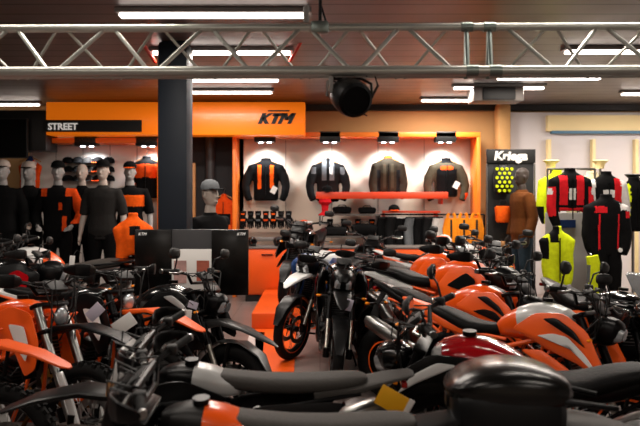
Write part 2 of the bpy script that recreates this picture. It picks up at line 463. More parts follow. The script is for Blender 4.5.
# ------------------------------------------------------------ motorcycles (heading +x, wheels on z = 0)
def wheel(t, name, x, z, r, w, rim, spokes, discs, knob=False, back=False, tape=None):
    m = MB(); h = w/2; prof = []
    for k in range(14):
        q = 2*PI*k/14
        prof.append((r-h*.95+h*.95*math.cos(q), h*math.sin(q)))
    m.lathe(prof, (x, 0, z), (0, 1, 0), 'rubber', 40, closed=True)
    if knob:
        for k in range(44):
            q = 2*PI*k/44
            for yy in (-.3, .3) if k % 2 else (-.62, 0, .62):
                rr = r-h*.95+h*.95*math.cos(math.asin(yy))
                m.box((x+math.cos(q)*(rr+.002), yy*h*1.15, z+math.sin(q)*(rr+.002)), (.022, w*.2, .026), 'rubber', Matrix.Rotation(-q, 3, 'Y'))
    wh = m.build(name, t)
    ri = r-w*.93
    m = MB(); hw = h*.72
    m.lathe([(ri+.012, -hw), (ri+.012, -hw+.01), (ri-.012, -hw*.5), (ri-.016, 0), (ri-.012, hw*.5), (ri+.012, hw-.01), (ri+.012, hw), (ri+.002, hw), (ri-.022, 0), (ri+.002, -hw)], (x, 0, z), (0, 1, 0), rim, 40, closed=True)
    m.cyl((x, -.06, z), (x, .06, z), .032, rim, 16)
    if spokes == 'cast':
        for k in range(6):
            q = 2*PI*k/6
            for dq in (-.14, .14):
                a = Vector((x+math.cos(q)*.025, 0, z+math.sin(q)*.025)); b = Vector((x+math.cos(q+dq)*(ri-.01), 0, z+math.sin(q+dq)*(ri-.01)))
                m.sweep([a, b], [.016, .011], [.012, .008], rim, (0, 1, 0), 3, 6)
    m.build('rim', wh)
    if spokes == 'wire':
        m = MB()
        for k in range(28):
            q = 2*PI*k/28; s = 1 if k % 2 else -1; dq = .32*(1 if k % 4 < 2 else -1)
            m.sweep([(x+math.cos(q)*.03, s*.035, z+math.sin(q)*.03), (x+math.cos(q+dq)*(ri-.01), s*.004, z+math.sin(q+dq)*(ri-.01))], .0022, None, 'steel', (0, 1, .1), 2, 4)
        m.build('spokes', wh)
    if tape:
        m = MB()
        for s in (-1, 1): m.lathe([(ri+.016, s*hw*1.02), (ri+.002, s*hw*1.05)], (x, 0, z), (0, 1, 0), tape, 40)
        m.build('rim_stripe', wh)
    for s in discs:
        rd = .15 if not back else .11
        m = MB(); m.lathe([(rd, -.0025), (rd, .0025), (rd*.7, .0025), (rd*.7, -.0025)], (x, s*(.062), z), (0, 1, 0), 'steel', 32, closed=True)
        for k in range(5):
            q = 2*PI*k/5; m.sweep([(x+math.cos(q)*.03, s*.06, z+math.sin(q)*.03), (x+math.cos(q)*rd*.75, s*.062, z+math.sin(q)*rd*.75)], .007, .003, 'dark_metal', (0, 1, 0), 2, 6)
        m.build('brake_disc', wh)
    return wh
BASE = dict(tank='orange_paint', shroud='orange_plastic', side='black_plastic', fender='black_plastic', seat='seat_black', tail='black_plastic',
            frame='dark_metal', rim='dark_metal', fork='dark_metal', mask='black_plastic', bar='dark_metal', guard='black_plastic', sil='steel', tape=None,
            decal='white_paint', top=None, box=False, screen=True, plate=None, engine='engine_metal')
def fz_(u): return u*.7
def motorcycle(style, label=None, loc=(0, 0), rz=0, group=None, lean=-.09, **kw):
    p = dict(BASE); p.update(kw)
    t = thing('motorcycle', label, 'motorcycle', (loc[0], loc[1], 0), 0, group)
    t.rotation_euler = (lean, 0, math.radians(rz))
    E = style == 'enduro'; A = style == 'adventure'; N = style == 'naked'; S = style == 'sport'; T = style == 'tourer'
    if E: rf, rr, fx, rx, wf, wr = .355, .335, .76, -.70, .085, .115
    elif A: rf, rr, fx, rx, wf, wr = .34, .325, .77, -.74, .10, .15
    elif T: rf, rr, fx, rx, wf, wr = .30, .30, .72, -.72, .12, .15
    else: rf, rr, fx, rx, wf, wr = .31, .315, .70, -.70, .12, .175
    up = {'enduro': .1, 'adventure': .08, 'naked': 0, 'sport': -.02, 'tourer': 0}[style]
    hx, hz = (.40, .98+up*.5) if not S else (.38, .9)
    wheel(t, 'front_wheel', fx, rf, rf, wf, p['rim'], 'wire' if (E or A) else 'cast', (1,) if E else (-1, 1), E, False, p['tape'])
    wheel(t, 'rear_wheel', rx, rr, rr, wr, p['rim'], 'wire' if (E or A) else 'cast', (-1,), E, True, p['tape'])
    # forks
    for s in (-1, 1):
        a = Vector((fx-.02, s*.105, rf)); b = Vector((hx, s*.105, hz)); d = (b-a)
        m = MB(); m.cyl(a, a+d*.52, .021, 'alu' if not E else 'steel', 14); m.cyl(a+d*.45, b, .027, p['fork'], 14)
        m.cyl(a-Vector((0, .0, .02)), a+Vector((0, 0, .07)), .03, 'dark_metal', 12)
        fk = m.build('fork_leg', t)
        if E:
            m = MB(); m.sweep([a+Vector((.032, 0, .0)), a+d*.22+Vector((.034, 0, 0)), a+d*.44+Vector((.026, 0, 0))], [.032, .034, .024], [.014]*3, p['decal'], (0, 1, 0), 3, 10); m.build('fork_guard', fk)
        m = MB(); m.box((fx-.12, s*.08, rf+.05), (.05, .04, .09), 'dark_metal', Matrix.Rotation(-.4, 3, 'Y'), .008); m.build('brake_caliper', fk)
    m = MB()
    dv = Vector((hx-fx, 0, hz-rf)).normalized()
    for q in (0, -.17): 
        c = Vector((hx, 0, hz))+dv*q
        m.box(c, (.07, .27, .03), 'dark_metal', Matrix.Rotation(-.4, 3, 'Y'), .01)
    m.build('triple_clamp', t)
    # handlebar
    bz = hz+(.10 if not S else .0); bw = {'enduro': .40, 'adventure': .42, 'naked': .37, 'sport': .33, 'tourer': .38}[style]
    m = MB()
    for s in (-1, 1):
        if S: m.tube([(hx-.0, 0, bz), (hx-.0, s*.12, bz), (hx-.05, s*.2, bz), (hx-.13, s*bw, bz-.03)], .013, p['bar'])
        else: m.tube([(hx-.02, 0, bz-.03), (hx-.02, s*.09, bz-.03), (hx-.01, s*.17, bz+.04), (hx-.05, s*.25, bz+.055), (hx-.10, s*bw, bz+.06)], .0125, p['bar'])
    if E: m.sweep([(hx-.0, -.14, bz+.035), (hx-.0, .14, bz+.035)], .016, None, p['guard'], (0, 0, 1), 3, 10)
    hb = m.build('handlebar', t)
    for s in (-1, 1):
        g0 = Vector((hx-.13, s*bw, bz-.03)) if S else Vector((hx-.10, s*bw, bz+.06)); g1 = Vector((hx-.06, s*.2, bz)) if S else Vector((hx-.05, s*.25, bz+.055))
        m = MB(); m.cyl(g0, g0.lerp(g1, .8), .018, 'rubber', 12); m.cyl(g0+(g0-g1)*.12, g0, .017, p['sil'], 10); m.build('grip', hb)
        m = MB(); m.box(g0.lerp(g1, .95), (.05, .04, .045), 'matte_black', None, .01); m.sweep([g1+Vector((.04, 0, 0)), g1.lerp(g0, .6)+Vector((.075, 0, -.01)), g0+Vector((.06, 0, -.01))], [.007, .006, .006], [.009, .008, .007], 'steel', (0, 0, 1), 2, 8); m.build('brake_lever', hb)
        if E or A:
            gd = MB(); pts = [g0+Vector((-.01, s*.03, 0)), g0+Vector((.09, s*.01, .0)), g0.lerp(g1, .5)+Vector((.125, 0, .005)), g1+Vector((.07, 0, 0))]
            gd.sweep(pts, [.008, .009, .009, .008], [.02, .042, .046, .018], p['guard'], (0, 0, 1), 2.6, 12); gd.build('hand_guard', hb, sub=1)
        if not E:
            mo = Vector((hx-.02, s*(bw-.04), bz+.09))
            m = MB(); m.tube([g1.lerp(g0, .2), g1.lerp(g0, .3)+Vector((.03, 0, .09)), mo+Vector((.02, s*.03, .08))], .006, 'matte_black')
            hc = mo+Vector((.02, s*.05, .10)); m.sweep([hc+Vector((.03, 0, 0)), hc+Vector((.012, 0, 0)), hc+Vector((-.004, 0, 0))], [.03, .062, .065], [.018, .038, .04], 'matte_black', (0, 0, 1), 3, 16)
            mr = m.build('mirror', hb)
            m = MB(); m.sweep([hc+Vector((-.004, 0, 0)), hc+Vector((-.008, 0, 0))], .058, .033, 'mirror_glass', (0, 0, 1), 3, 16); m.build('mirror_face', mr)
    # cables
    m = MB()
    for s in (-1, 1):
        m.tube([(hx-.04, s*.22, bz+.04), (hx+.09, s*.16, bz+.05), (hx+.12, s*.08, hz-.05), (hx+.05, s*.05, hz-.22)], .005, 'matte_black', 6)
        m.tube([(hx-.03, s*.2, bz+.04), (hx+.11, s*.1, bz+.01), (fx-.22, s*.1, rf+.35), (fx-.1, s*.09, rf+.09)], .005, 'matte_black', 6)
    for k in range(3):
        a = Vector((hx+random.uniform(-.02, .05), random.uniform(-.12, .12), bz+.02)); b = Vector((random.uniform(.1, .35), random.choice((-1, 1))*random.uniform(.1, .16), random.uniform(.55, .75)))
        m.tube([a, a+Vector((.12, random.uniform(-.05, .05), .05)), a+Vector((.14, random.uniform(-.05, .05), -.12)), b], .0055, 'matte_black', 6)
    m.build('control_cable', t)
    m = MB()
    for s in (-1, 1):
        m.tube([(.36, s*.12, .74+up*.5), (.24, s*.15, .72+up*.4), (.2, s*.13, .6), (.1, s*.1, .56)], .013, 'rubber'); m.tube([(.34, s*.1, .56), (.26, s*.15, .47), (.12, s*.17, .44)], .011, 'steel')
        m.tube([(-.1, s*.13, .60), (-.2, s*.15, .52), (-.3, s*.14, .58), (-.4, s*.11, .74)], .008, 'rubber')
    m.build('hose_bundle', t)

    # engine
    m = MB()
    m.sweep([(-.26, 0, .42), (-.2, 0, .42), (.1, 0, .40), (.26, 0, .38)], [.08, .13, .13, .07], [.08, .13, .13, .08], p['engine'], (0, 0, 1), 4, 16)
    m.cyl((-.02, -.165, .40), (-.02, .165, .40), .095, p['engine'], 22)
    m.cyl((.14, -.15, .38), (.14, .15, .38), .075, p['engine'], 20)
    for bx, ang in (((.18, .5),) if E else ((.2, .95), (-.06, -.35))):
        dirv = Vector((math.sin(ang*.6), 0, math.cos(ang*.6)))
        for k in range(6):
            m.box(Vector((bx*.6, 0, .50))+dirv*(.03+.026*k), (.15, .17, .012), p['engine'], Matrix.Rotation(ang*.6, 3, 'Y'), .004)
        m.box(Vector((bx*.6, 0, .50))+dirv*.1, (.12, .14, .2), 'dark_metal', Matrix.Rotation(ang*.6, 3, 'Y'), .01)
    en = m.build('engine', t)
    m = MB()
    for s in (-1, 1):
        m.cyl((-.02, s*.165, .40), (-.02, s*.18, .40), .075, 'bronze' if not E else 'gold', 22)
        for k in range(6):
            q = k*PI/3; m.cyl((-.02+.084*math.cos(q), s*.165, .40+.084*math.sin(q)), (-.02+.084*math.cos(q), s*.172, .40+.084*math.sin(q)), .007, 'steel', 6)
    m.build('engine_cover', en)
    m = MB(); 
    for s in ((-1, 1) if E else (0,)):
        m.box((.36, s*.11, .66+up*.5), (.03, .09 if E else .30, .24), 'dark_metal', Matrix.Rotation(-.25, 3, 'Y'), .004)
    for k in range(9): m.box((.378, 0 if not E else .11, .57+k*.023+up*.5), (.006, .28 if not E else .08, .005), 'steel')
    m.build('radiator', t)
    # frame
    m = MB(); fz = up*.7
    for s in (-1, 1):
        y = s*.12
        m.tube([(hx-.04, s*.03, hz-.06), (.2, y, .82+fz), (-.1, s*.14, .72+fz), (-.24, s*.12, .46)], .015, p['frame'])
        m.tube([(hx-.0, s*.03, hz-.18), (.16, y, .62+fz), (-.12, s*.14, .5+fz), (-.24, s*.12, .42)], .015, p['frame'])
        m.tube([(.2, y, .82+fz), (.16, y, .62+fz), (-.02, s*.135, .74+fz), (-.12, s*.14, .5+fz)], .012, p['frame'])
        m.tube([(.3, s*.08, .86+fz), (.16, y, .62+fz)], .012, p['frame'])
        m.tube([(hx-.02, s*.03, hz-.2), (.32, s*.08, .5), (.24, s*.1, .28), (-.2, s*.1, .24)], .013, p['frame'])
        m.tube([(-.06, s*.1, .78+fz), (-.4, s*.1, .80+up), (-.68, s*.08, .84+up)], .011, p['frame'])
        m.tube([(-.2, s*.12, .55), (-.6, s*.09, .80+up)], .010, p['frame'])
    for s in (-1, 1):
        for px_, pz_ in ((-.1, .5+fz_(up)), (-.24, .45), (.16, .62+fz_(up))): m.cyl((px_, s*.14 if px_ != fx else s*.13, pz_), (px_, s*.162, pz_), .014, 'chrome', 8)
    m.build('frame', t)
    m = MB()
    for s in (-1, 1): m.sweep([(-.2, s*.10, .42), (-.45, s*.12, .40), (rx, s*.12, rr)], [.02, .024, .016], [.04, .034, .022], 'alu' if (E or A) else 'dark_metal', (0, 0, 1), 3, 10)
    m.box((-.33, 0, .41), (.1, .22, .06), 'dark_metal', None, .01)
    m.build('swingarm', t)
    m = MB()
    for s in (0, 1):
        for k in range(26):
            q = k/25
        a, b = ((-.04, .075, .43), (rx+.0, .075, rr+.085)) if s else ((-.04, .075, .37), (rx+.0, .075, rr-.085))
        m.sweep([a, b], .007, .009, 'gold' if E else 'steel', (0, 1, 0), 4, 6)
    m.lathe([(.085, -.004), (.085, .004), (.06, .004), (.06, -.004)], (rx, .075, rr), (0, 1, 0), 'orange_plastic' if p['tank'] == 'orange_paint' and E else 'steel', 30, closed=True)
    m.build('chain', t)
    m = MB(); pts = []
    for k in range(73):
        q = k/72; ang = q*2*PI*7; c = Vector((-.24, 0, .45)).lerp(Vector((-.16, 0, .72+up)), q)
        pts.append(c+Vector((math.cos(ang)*.033, math.sin(ang)*.033, 0)))
    m.tube(pts, .006, 'orange_plastic' if p['frame'] in ('orange_paint', 'orange_plastic') else 'white_paint', 6); m.cyl((-.245, 0, .42), (-.155, 0, .74+up), .02, 'steel', 10)
    m.build('shock_absorber', t)
    # exhaust
    m = MB(); m.tube([(.30, -.06, .52), (.40, -.08, .42), (.34, -.11, .26), (.1, -.14, .22), (-.2, -.15, .28), (-.36, -.16, .40)], .021, 'bronze' if E else 'steel', 10)
    if not E: m.tube([(.30, .06, .52), (.39, .07, .40), (.32, .08, .25), (.05, -.05, .21), (-.2, -.15, .28)], .02, 'steel', 10)
    ex = m.build('exhaust_pipe', t)
    zz = .56+up*1.2
    m = MB(); 
    if T: m.sweep([(-.36, -.17, .40), (-.45, -.19, .40), (-.8, -.2, .44), (-.86, -.2, .45)], [.03, .05, .055, .03], [.03, .05, .055, .03], p['sil'], (0, 0, 1), 2.5, 16)
    else: m.sweep([(-.36, -.16, .42), (-.42, -.175, .50), (-.62, -.18, zz+.02), (-.78, -.18, zz+.08), (-.82, -.18, zz+.10)], [.025, .045, .055, .05, .03], [.025, .05, .06, .055, .03], p['sil'], (0, 0, 1), 3, 16)
    m.build('silencer', ex)
    for s in (-1, 1):
        m = MB(); m.tube([(-.2, s*.12, .36), (-.2, s*.21, .33)], .01, 'steel'); m.box((-.2, s*.25, .33), (.04, .09, .018), 'dark_metal', None, .004); m.build('footpeg', t)
    m = MB(); m.tube([(-.12, .13, .28), (-.16, .21, .14), (-.20, .25, .03)], .011, 'dark_metal'); m.box((-.20, .255, .018), (.08, .04, .01), 'dark_metal'); m.build('side_stand', t)
    # tank
    ta = p['tank']
    if E: tk = [((.34, 0, .99), .03, .03), ((.30, 0, .99), .075, .06), ((.16, 0, .99), .10, .08), ((.0, 0, .96), .09, .06), ((-.1, 0, .94), .06, .03)]
    elif A: tk = [((.38, 0, 1.02), .05, .05), ((.33, 0, 1.02), .13, .12), ((.18, 0, 1.02), .17, .15), ((.0, 0, .98), .145, .13), ((-.12, 0, .93), .09, .09), ((-.18, 0, .90), .05, .04)]
    elif S: tk = [((.34, 0, .86), .06, .05), ((.28, 0, .87), .14, .11), ((.12, 0, .88), .165, .13), ((-.04, 0, .85), .13, .1), ((-.16, 0, .82), .07, .05)]
    else: tk = [((.36, 0, .90), .05, .05), ((.31, 0, .91), .13, .10), ((.16, 0, .92), .165, .13), ((.02, 0, .89), .14, .115), ((-.1, 0, .85), .09, .07), ((-.16, 0, .82), .05, .04)]
    m = MB(); m.sweep([x[0] for x in tk], [x[1] for x in tk], [x[2] for x in tk], ta, (0, 0, 1), 2.6, 24)
    if p['top']:
        zc = .91 if not A else 1.05
        m.paint(lambda c: p['top'] if c.z > zc-.08*(c.x > .08) and c.x > .0 else None)
    if p.get('two'):
        m.paint(lambda c: p['two'] if c.x > .13 else None)
    if p.get('strip'):
        m.paint(lambda c: p['strip'] if abs(c.y) < .035 and c.z > .9 else None)
    if ta == 'red_paint': m.paint(lambda c: 'white_paint' if c.x > .24 and c.z > .9 and math.sin(c.y*60+c.x*30) > .1 else None)
    tn = m.build('fuel_tank', t, sub=1)
    ztop = max(x[0][2]+x[2] for x in tk)
    m = MB(); m.cyl((.17, 0, ztop-.012), (.17, 0, ztop+.010), .035, 'dark_metal', 20); m.build('fuel_cap', tn)
    # shrouds
    fl = lambda x, z: max(0, x-.1)*.18
    for s in (-1, 1):
        m = MB()
        if E:
            m.panel([(-.05, .93), (.2, 1.03), (.42, 1.0), (.52, .82), (.50, .66), (.40, .60), (.28, .74), (.1, .82)], .095, p['shroud'], .01, .018, s, fl)
            sh = m.build('tank_shroud', t, sub=1)
            m = MB(); m.panel([(.22, .92), (.40, .92), (.46, .80), (.44, .70), (.34, .78)], .135, p['decal'], .003, .004, s, fl); m.build('shroud_graphic', sh, sub=1)
            m = MB(); m.panel([(-.62, .92), (-.2, .90), (.02, .84), (-.1, .66), (-.36, .62), (-.5, .74)], .10, p['side'], .01, .012, s); m.build('side_panel', t, sub=1)
        elif A:
            m.panel([(-.02, .92), (.12, 1.08), (.36, 1.12), (.55, 1.02), (.50, .78), (.36, .60), (.22, .58), (.1, .74)], .14, p['shroud'], .014, .03, s, fl)
            sh = m.build('tank_shroud', t, sub=1)
            m = MB(); m.panel([(.1, .92), (.34, 1.06), (.46, 1.0), (.40, .76), (.34, .70), (.36, .92)], .19, p['decal'], .003, .004, s, fl); m.build('shroud_graphic', sh, sub=1)
            m = MB(); m.panel([(.02, .62), (.22, .58), (.34, .42), (.26, .34), (.08, .44)], .17, 'black_plastic', .02, .02, s); m.build('engine_guard', t)
        elif N:
            m.panel([(-.02, .86), (.14, .98), (.34, 1.0), (.50, .90), (.62, .66), (.60, .62), (.44, .70), (.30, .74), (.14, .80)], .145, p['shroud'], .012, .022, s, fl)
            sh = m.build('tank_shroud', t, sub=1)
            m = MB(); m.panel([(.16, .84), (.36, .83), (.50, .72), (.60, .64), (.50, .76), (.38, .86), (.28, .87)], .185, p['decal'], .003, .003, s, fl); m.build('shroud_graphic', sh, sub=1)
            m = MB(); m.panel([(.20, .95), (.30, .965), (.42, .90), (.50, .80), (.40, .86)], .185, p['side'], .006, .006, s, fl); m.build('shroud_graphic', sh, sub=1)
            m = MB(); m.panel([(.05, .74), (.20, .76), (.40, .66), (.56, .50), (.50, .50), (.32, .60), (.16, .68)], .15, p['shroud'], .01, .012, s, fl); m.build('lower_blade', t, sub=1)
        elif S:
            m.panel([(.62, .92), (.30, .92), (-.02, .80), (.0, .5), (.1, .28), (.36, .26), (.46, .44), (.40, .60), (.56, .74)], .17, p['shroud'], .012, .03, s, fl); sh = m.build('side_fairing', t, sub=1)
            m = MB(); m.panel([(.05, .7), (.36, .78), (.34, .70), (.1, .55)], .215, p['decal'], .003, .003, s, fl); m.build('shroud_graphic', sh, sub=1)
        else:
            m.panel([(.62, 1.0), (.3, .98), (.0, .78), (-.1, .5), (.1, .30), (.42, .30), (.46, .6), (.6, .8)], .17, p['shroud'], .014, .04, s, fl); sh = m.build('side_fairing', t, sub=1)
            m = MB(); m.panel([(-.85, .80), (-.4, .78), (-.1, .72), (-.2, .56), (-.6, .60)], .14, p['side'], .014, .03, s); m.build('side_panel', t, sub=1)
    # seat
    if E: st = [((.16, 0, 1.02), .05, .02), ((.1, 0, 1.0), .07, .035), ((-.2, 0, .955), .075, .04), ((-.5, 0, .965), .085, .038), ((-.66, 0, .985), .075, .03), ((-.72, 0, .985), .04, .015)]
    elif A: st = [((-.1, 0, .93), .05, .03), ((-.16, 0, .92), .10, .05), ((-.34, 0, .92), .15, .05), ((-.44, 0, .95), .15, .055), ((-.62, 0, .985), .14, .045), ((-.78, 0, .99), .12, .035), ((-.83, 0, .99), .05, .015)]
    elif T: st = [((-.08, 0, .82), .06, .03), ((-.15, 0, .80), .14, .06), ((-.36, 0, .80), .18, .06), ((-.46, 0, .86), .18, .06), ((-.66, 0, .88), .17, .05), ((-.8, 0, .88), .12, .03)]
    else: st = [((-.1, 0, .84), .05, .03), ((-.16, 0, .82), .11, .045), ((-.34, 0, .82), .14, .045), ((-.43, 0, .86), .13, .045), ((-.6, 0, .91), .11, .04), ((-.7, 0, .92), .05, .02)]
    m = MB(); m.sweep([x[0] for x in st], [x[1] for x in st], [x[2] for x in st], p['seat'], (0, 0, 1), 3, 20)
    m.build('seat', t, sub=1)
    # tail and fenders
    m = MB()
    if E: m.sweep([(-.45, 0, .92), (-.66, 0, .95), (-.82, 0, .99), (-.93, 0, 1.01), (-.95, 0, 1.01)], [.085, .09, .075, .055, .03], [.03, .02, .012, .008, .004], p['tail'], (0, 0, 1), 4, 16)
    elif A: m.sweep([(-.3, 0, .84), (-.6, 0, .90), (-.8, 0, .93), (-.93, 0, .94), (-.97, 0, .94)], [.12, .13, .11, .07, .04], [.05, .05, .035, .02, .01], p['tail'], (0, 0, 1), 3, 16)
    elif T: m.sweep([(-.3, 0, .70), (-.6, 0, .76), (-.85, 0, .82), (-.92, 0, .83)], [.14, .16, .13, .06], [.07, .07, .05, .02], p['tail'], (0, 0, 1), 3, 16)
    else: m.sweep([(-.25, 0, .77), (-.5, 0, .83), (-.72, 0, .91), (-.86, 0, .955), (-.9, 0, .965)], [.12, .12, .085, .045, .02], [.04, .045, .035, .018, .008], p['tail'], (0, 0, 1), 3, 16)
    tl = m.build('tail_fairing' if not E else 'rear_fender', t)
    tx, tz = {'enduro': (-.90, .965), 'adventure': (-.95, .90), 'naked': (-.86, .91), 'sport': (-.86, .91), 'tourer': (-.9, .76)}[style]
    m = MB(); m.box((tx, 0, tz), (.03, .10, .03), 'red_lens', None, .008); m.build('tail_light', tl)
    m = MB(); m.sweep([(tx+.08, 0, tz-.02), (tx+.0, 0, tz-.14), (tx-.02, 0, tz-.26)], [.03, .02, .05], [.012, .01, .008], 'matte_black', (0, 1, 0), 3, 10)
    m.tube([(tx+.0, -.12, tz-.13), (tx, .12, tz-.13)], .007, 'matte_black'); pl = m.build('plate_holder', tl)
    m = MB()
    for s in (-1, 1): m.ball((tx, s*.13, tz-.13), .018, 'amber', 10, 6, (1, 1.5, .8))
    m.build('turn_signal', pl)
    if p['plate']:
        m = MB(); m.box((tx+.06, .09, tz-.06), (.17, .006, .10), p['plate'], Matrix.Rotation(-.5, 3, 'Y'), .002); m.box((tx-.01, .09, tz-.095), (.03, .008, .10), 'white_card', Matrix.Rotation(-.5, 3, 'Y'), .002); m.build('price_card', pl)
    if not E:
        m = MB(); q = [(rx+math.cos(a)*(rr+.03), 0, rr+math.sin(a)*(rr+.03)) for a in [math.radians(x) for x in (20, 45, 70, 95, 120, 140)]]
        m.sweep(q, [.05, .085, .095, .095, .09, .06], [.006]*6, 'black_plastic', (0, 0, 1), 4, 12); m.build('rear_hugger', t)
    # front fender
    m = MB()
    if E: m.sweep([(.28, 0, .80), (.5, 0, .90), (.72, 0, .93), (.95, 0, .89), (1.12, 0, .83), (1.15, 0, .82)], [.06, .075, .085, .075, .05, .02], [.03, .02, .016, .012, .008, .004], p['fender'], (0, 0, 1), 4, 16)
    elif A:
        m.sweep([(.42, 0, .88), (.6, 0, .92), (.78, 0, .90), (.95, 0, .84), (1.0, 0, .81)], [.06, .09, .085, .05, .015], [.04, .03, .02, .012, .005], p['fender'], (0, 0, 1), 4, 16)
    if not E:
        if p.get('beak'): m.sweep([(.44, 0, .74), (.62, 0, .77), (.8, 0, .73), (1.0, 0, .65), (1.06, 0, .62)], [.05, .085, .08, .045, .015], [.04, .025, .016, .01, .004], p['fender'], (0, 0, 1), 3.4, 16)
        q = [(fx+math.cos(a)*(rf+.025), 0, rf+math.sin(a)*(rf+.025)) for a in [math.radians(x) for x in (15, 45, 75, 105, 135, 160)]]
        m.sweep(q, [.03, .07, .078, .078, .07, .04], [.007]*6, p['fender'] if not A else 'black_plastic', (0, 0, 1), 4, 14)
        for s in (-1, 1): m.tube([(fx-.04, s*.085, rf+.05), (fx-.0, s*.075, rf+rf+.01)], .012, 'black_plastic')
    m.build('front_fender', t)
    # headlight / mask
    if E and not p['mask']:
        m = MB(); m.ball((.50, 0, .97), .055, 'lamp_glass', 14, 8, (.6, 1, 1)); m.build('headlight', t)
    elif E:
        m = MB(); m.sweep([(.44, 0, .90), (.52, 0, 1.0), (.50, 0, 1.12), (.47, 0, 1.16)], [.05, .03, .025, .01] if False else [.03, .045, .03, .012], [.09, .12, .10, .05], p['mask'], (0, 1, 0), 3.5, 18)
        hl = m.build('headlight_mask', t)
        m = MB(); m.lathe([(.0, .02), (.03, .016), (.055, 0)], (.535, 0, .985), (1, 0, -.1), 'lamp_glass', 20); m.build('headlight_lens', hl)
    elif N:
        m = MB(); m.sweep([(.44, 0, .86), (.52, 0, .90), (.60, 0, .90), (.63, 0, .88)], [.05, .09, .085, .05], [.06, .10, .085, .05], p['mask'], (0, 0, 1), 2.6, 18); hl = m.build('headlight', t, sub=1)
        for s in (-1, 1):
            m = MB(); m.sweep([(.60, s*.035, .885), (.637, s*.03, .875)], [.032, .022], [.05, .035], 'lamp_glass', (0, 0, 1), 3, 14); m.build('headlight_lens', hl)
        m = MB(); m.box((.50, 0, 1.03), (.02, .18, .10), p['mask'], Matrix.Rotation(-.7, 3, 'Y'), .008); m.build('fly_screen', t)
    else:
        if A: a = [((.44, 0, .98), .10, .08), ((.54, 0, 1.02), .13, .13), ((.64, 0, 1.0), .10, .11), ((.70, 0, .97), .05, .05)]
        elif S: a = [((.42, 0, .88), .17, .10), ((.56, 0, .88), .17, .12), ((.72, 0, .82), .12, .09), ((.82, 0, .76), .04, .03)]
        else: a = [((.40, 0, .98), .18, .12), ((.54, 0, .96), .21, .17), ((.68, 0, .90), .16, .13), ((.76, 0, .86), .06, .05)]
        m = MB(); m.sweep([x[0] for x in a], [x[1] for x in a], [x[2] for x in a], p['mask'], (0, 0, 1), 2.6, 22); hl = m.build('front_fairing', t, sub=1)
        for s in (-1, 1):
            m = MB(); c = {'adventure': (.665, s*.045, .99), 'sport': (.755, s*.06, .815), 'tourer': (.71, s*.08, .90)}[style]
            m.sweep([c, (c[0]+.03, c[1]*.9, c[2]-.012)], [.035, .02], [.055, .03], 'lamp_glass', (0, 0, 1), 3, 14); m.build('headlight_lens', hl)
        if p['screen']:
            if A: pts = [((.56, 0, 1.08), .11), ((.52, 0, 1.22), .13), ((.46, 0, 1.34), .12), ((.42, 0, 1.40), .07)]
            elif S: pts = [((.62, 0, .95), .13), ((.5, 0, 1.05), .14), ((.38, 0, 1.13), .11), ((.34, 0, 1.15), .07)]
            else: pts = [((.62, 0, 1.05), .19), ((.55, 0, 1.2), .21), ((.47, 0, 1.34), .19), ((.43, 0, 1.40), .12)]
            m = MB(); vs = []; fs = []; n = 12
            for lay in (0, -.005):
                for (c, w) in pts:
                    for j in range(n+1):
                        q = j/n*2-1; vs.append((c[0]-abs(q)**2*w*.55+lay, q*w, c[2]))
            R = len(pts); k = n+1
            for l in range(2):
                for i in range(R-1):
                    for j in range(n):
                        b0 = l*R*k+i*k+j; fs.append((b0, b0+1, b0+k+1, b0+k))
            for i in range(R-1):
                for j in (0, n): b0 = i*k+j; fs.append((b0, b0+k, b0+k+R*k, b0+R*k))
            for i in (0, R-1):
                for j in range(n): b0 = i*k+j; fs.append((b0, b0+1, b0+1+R*k, b0+R*k))
            m.add(vs, fs, p.get('glass', 'smoke_glass')); m.build('windscreen', t)
        # dash
    m = MB(); dz = bz+(.02 if not A else .06); m.box((hx+.04, 0, dz), (.03, .15, .085), 'matte_black', Matrix.Rotation(-.9, 3, 'Y'), .008); m.box((hx+.028, 0, dz+.014), (.004, .13, .065), 'lamp_glass' if A else 'screen_black', Matrix.Rotation(-.9, 3, 'Y'))
    m.build('instrument_panel', t)
    if not E:
        m = MB()
        for s in (-1, 1): 
            m.tube([(.5, s*.1, .86), (.5, s*.2, .85)], .006, 'matte_black', 6); m.ball((.5, s*.215, .85), .018, 'amber', 10, 6, (1, 1.5, .8))
        m.build('turn_signal', t)
    if A or T:
        m = MB()
        for s in (-1, 1): m.tube([(-.45, s*.13, .97), (-.62, s*.19, 1.0), (-.88, s*.15, 1.02), (-.95, s*.04, 1.02)], .011, 'dark_metal')
        m.box((-.82, 0, 1.01 if A else .93), (.22, .2, .02), 'dark_metal', None, .006)
        m.build('luggage_rack', t)
    if p['box']:
        zb = .845
        m = MB(); m.sweep([(-.62, 0, zb+.11), (-.64, 0, zb+.11), (-.76, 0, zb+.11), (-.94, 0, zb+.11), (-1.01, 0, zb+.10), (-1.03, 0, zb+.10)], [.14, .205, .232, .226, .18, .12], [.05, .09, .11, .11, .09, .05], p['boxm'], (0, 0, 1), 3.2, 28)
        bx = m.build('top_case', t, sub=1)
        m = MB(); m.sweep([(-.595, 0, zb+.165), (-.62, 0, zb+.17), (-.70, 0, zb+.185), (-.80, 0, zb+.19), (-.92, 0, zb+.185), (-1.01, 0, zb+.17), (-1.045, 0, zb+.155)], [.13, .20, .23, .238, .228, .18, .12], [.02, .06, .085, .092, .082, .045, .015], p['boxlid'], (0, 0, 1), 2.9, 28); m.build('top_case_lid', bx, sub=1)
        MB().box((-1.03, 0, zb+.12), (.02, .09, .05), 'dark_metal', None, .006).build('case_latch', bx)
    return t
def clone(src, label, loc, rz, group=None, lean=-.09):
    c = copy_tree(src); c.location = (loc[0], loc[1], 0); c.rotation_euler = (lean, 0, math.radians(rz)); c['label'] = label
    if group: c['group'] = group
    elif 'group' in c: del c['group']
    return c
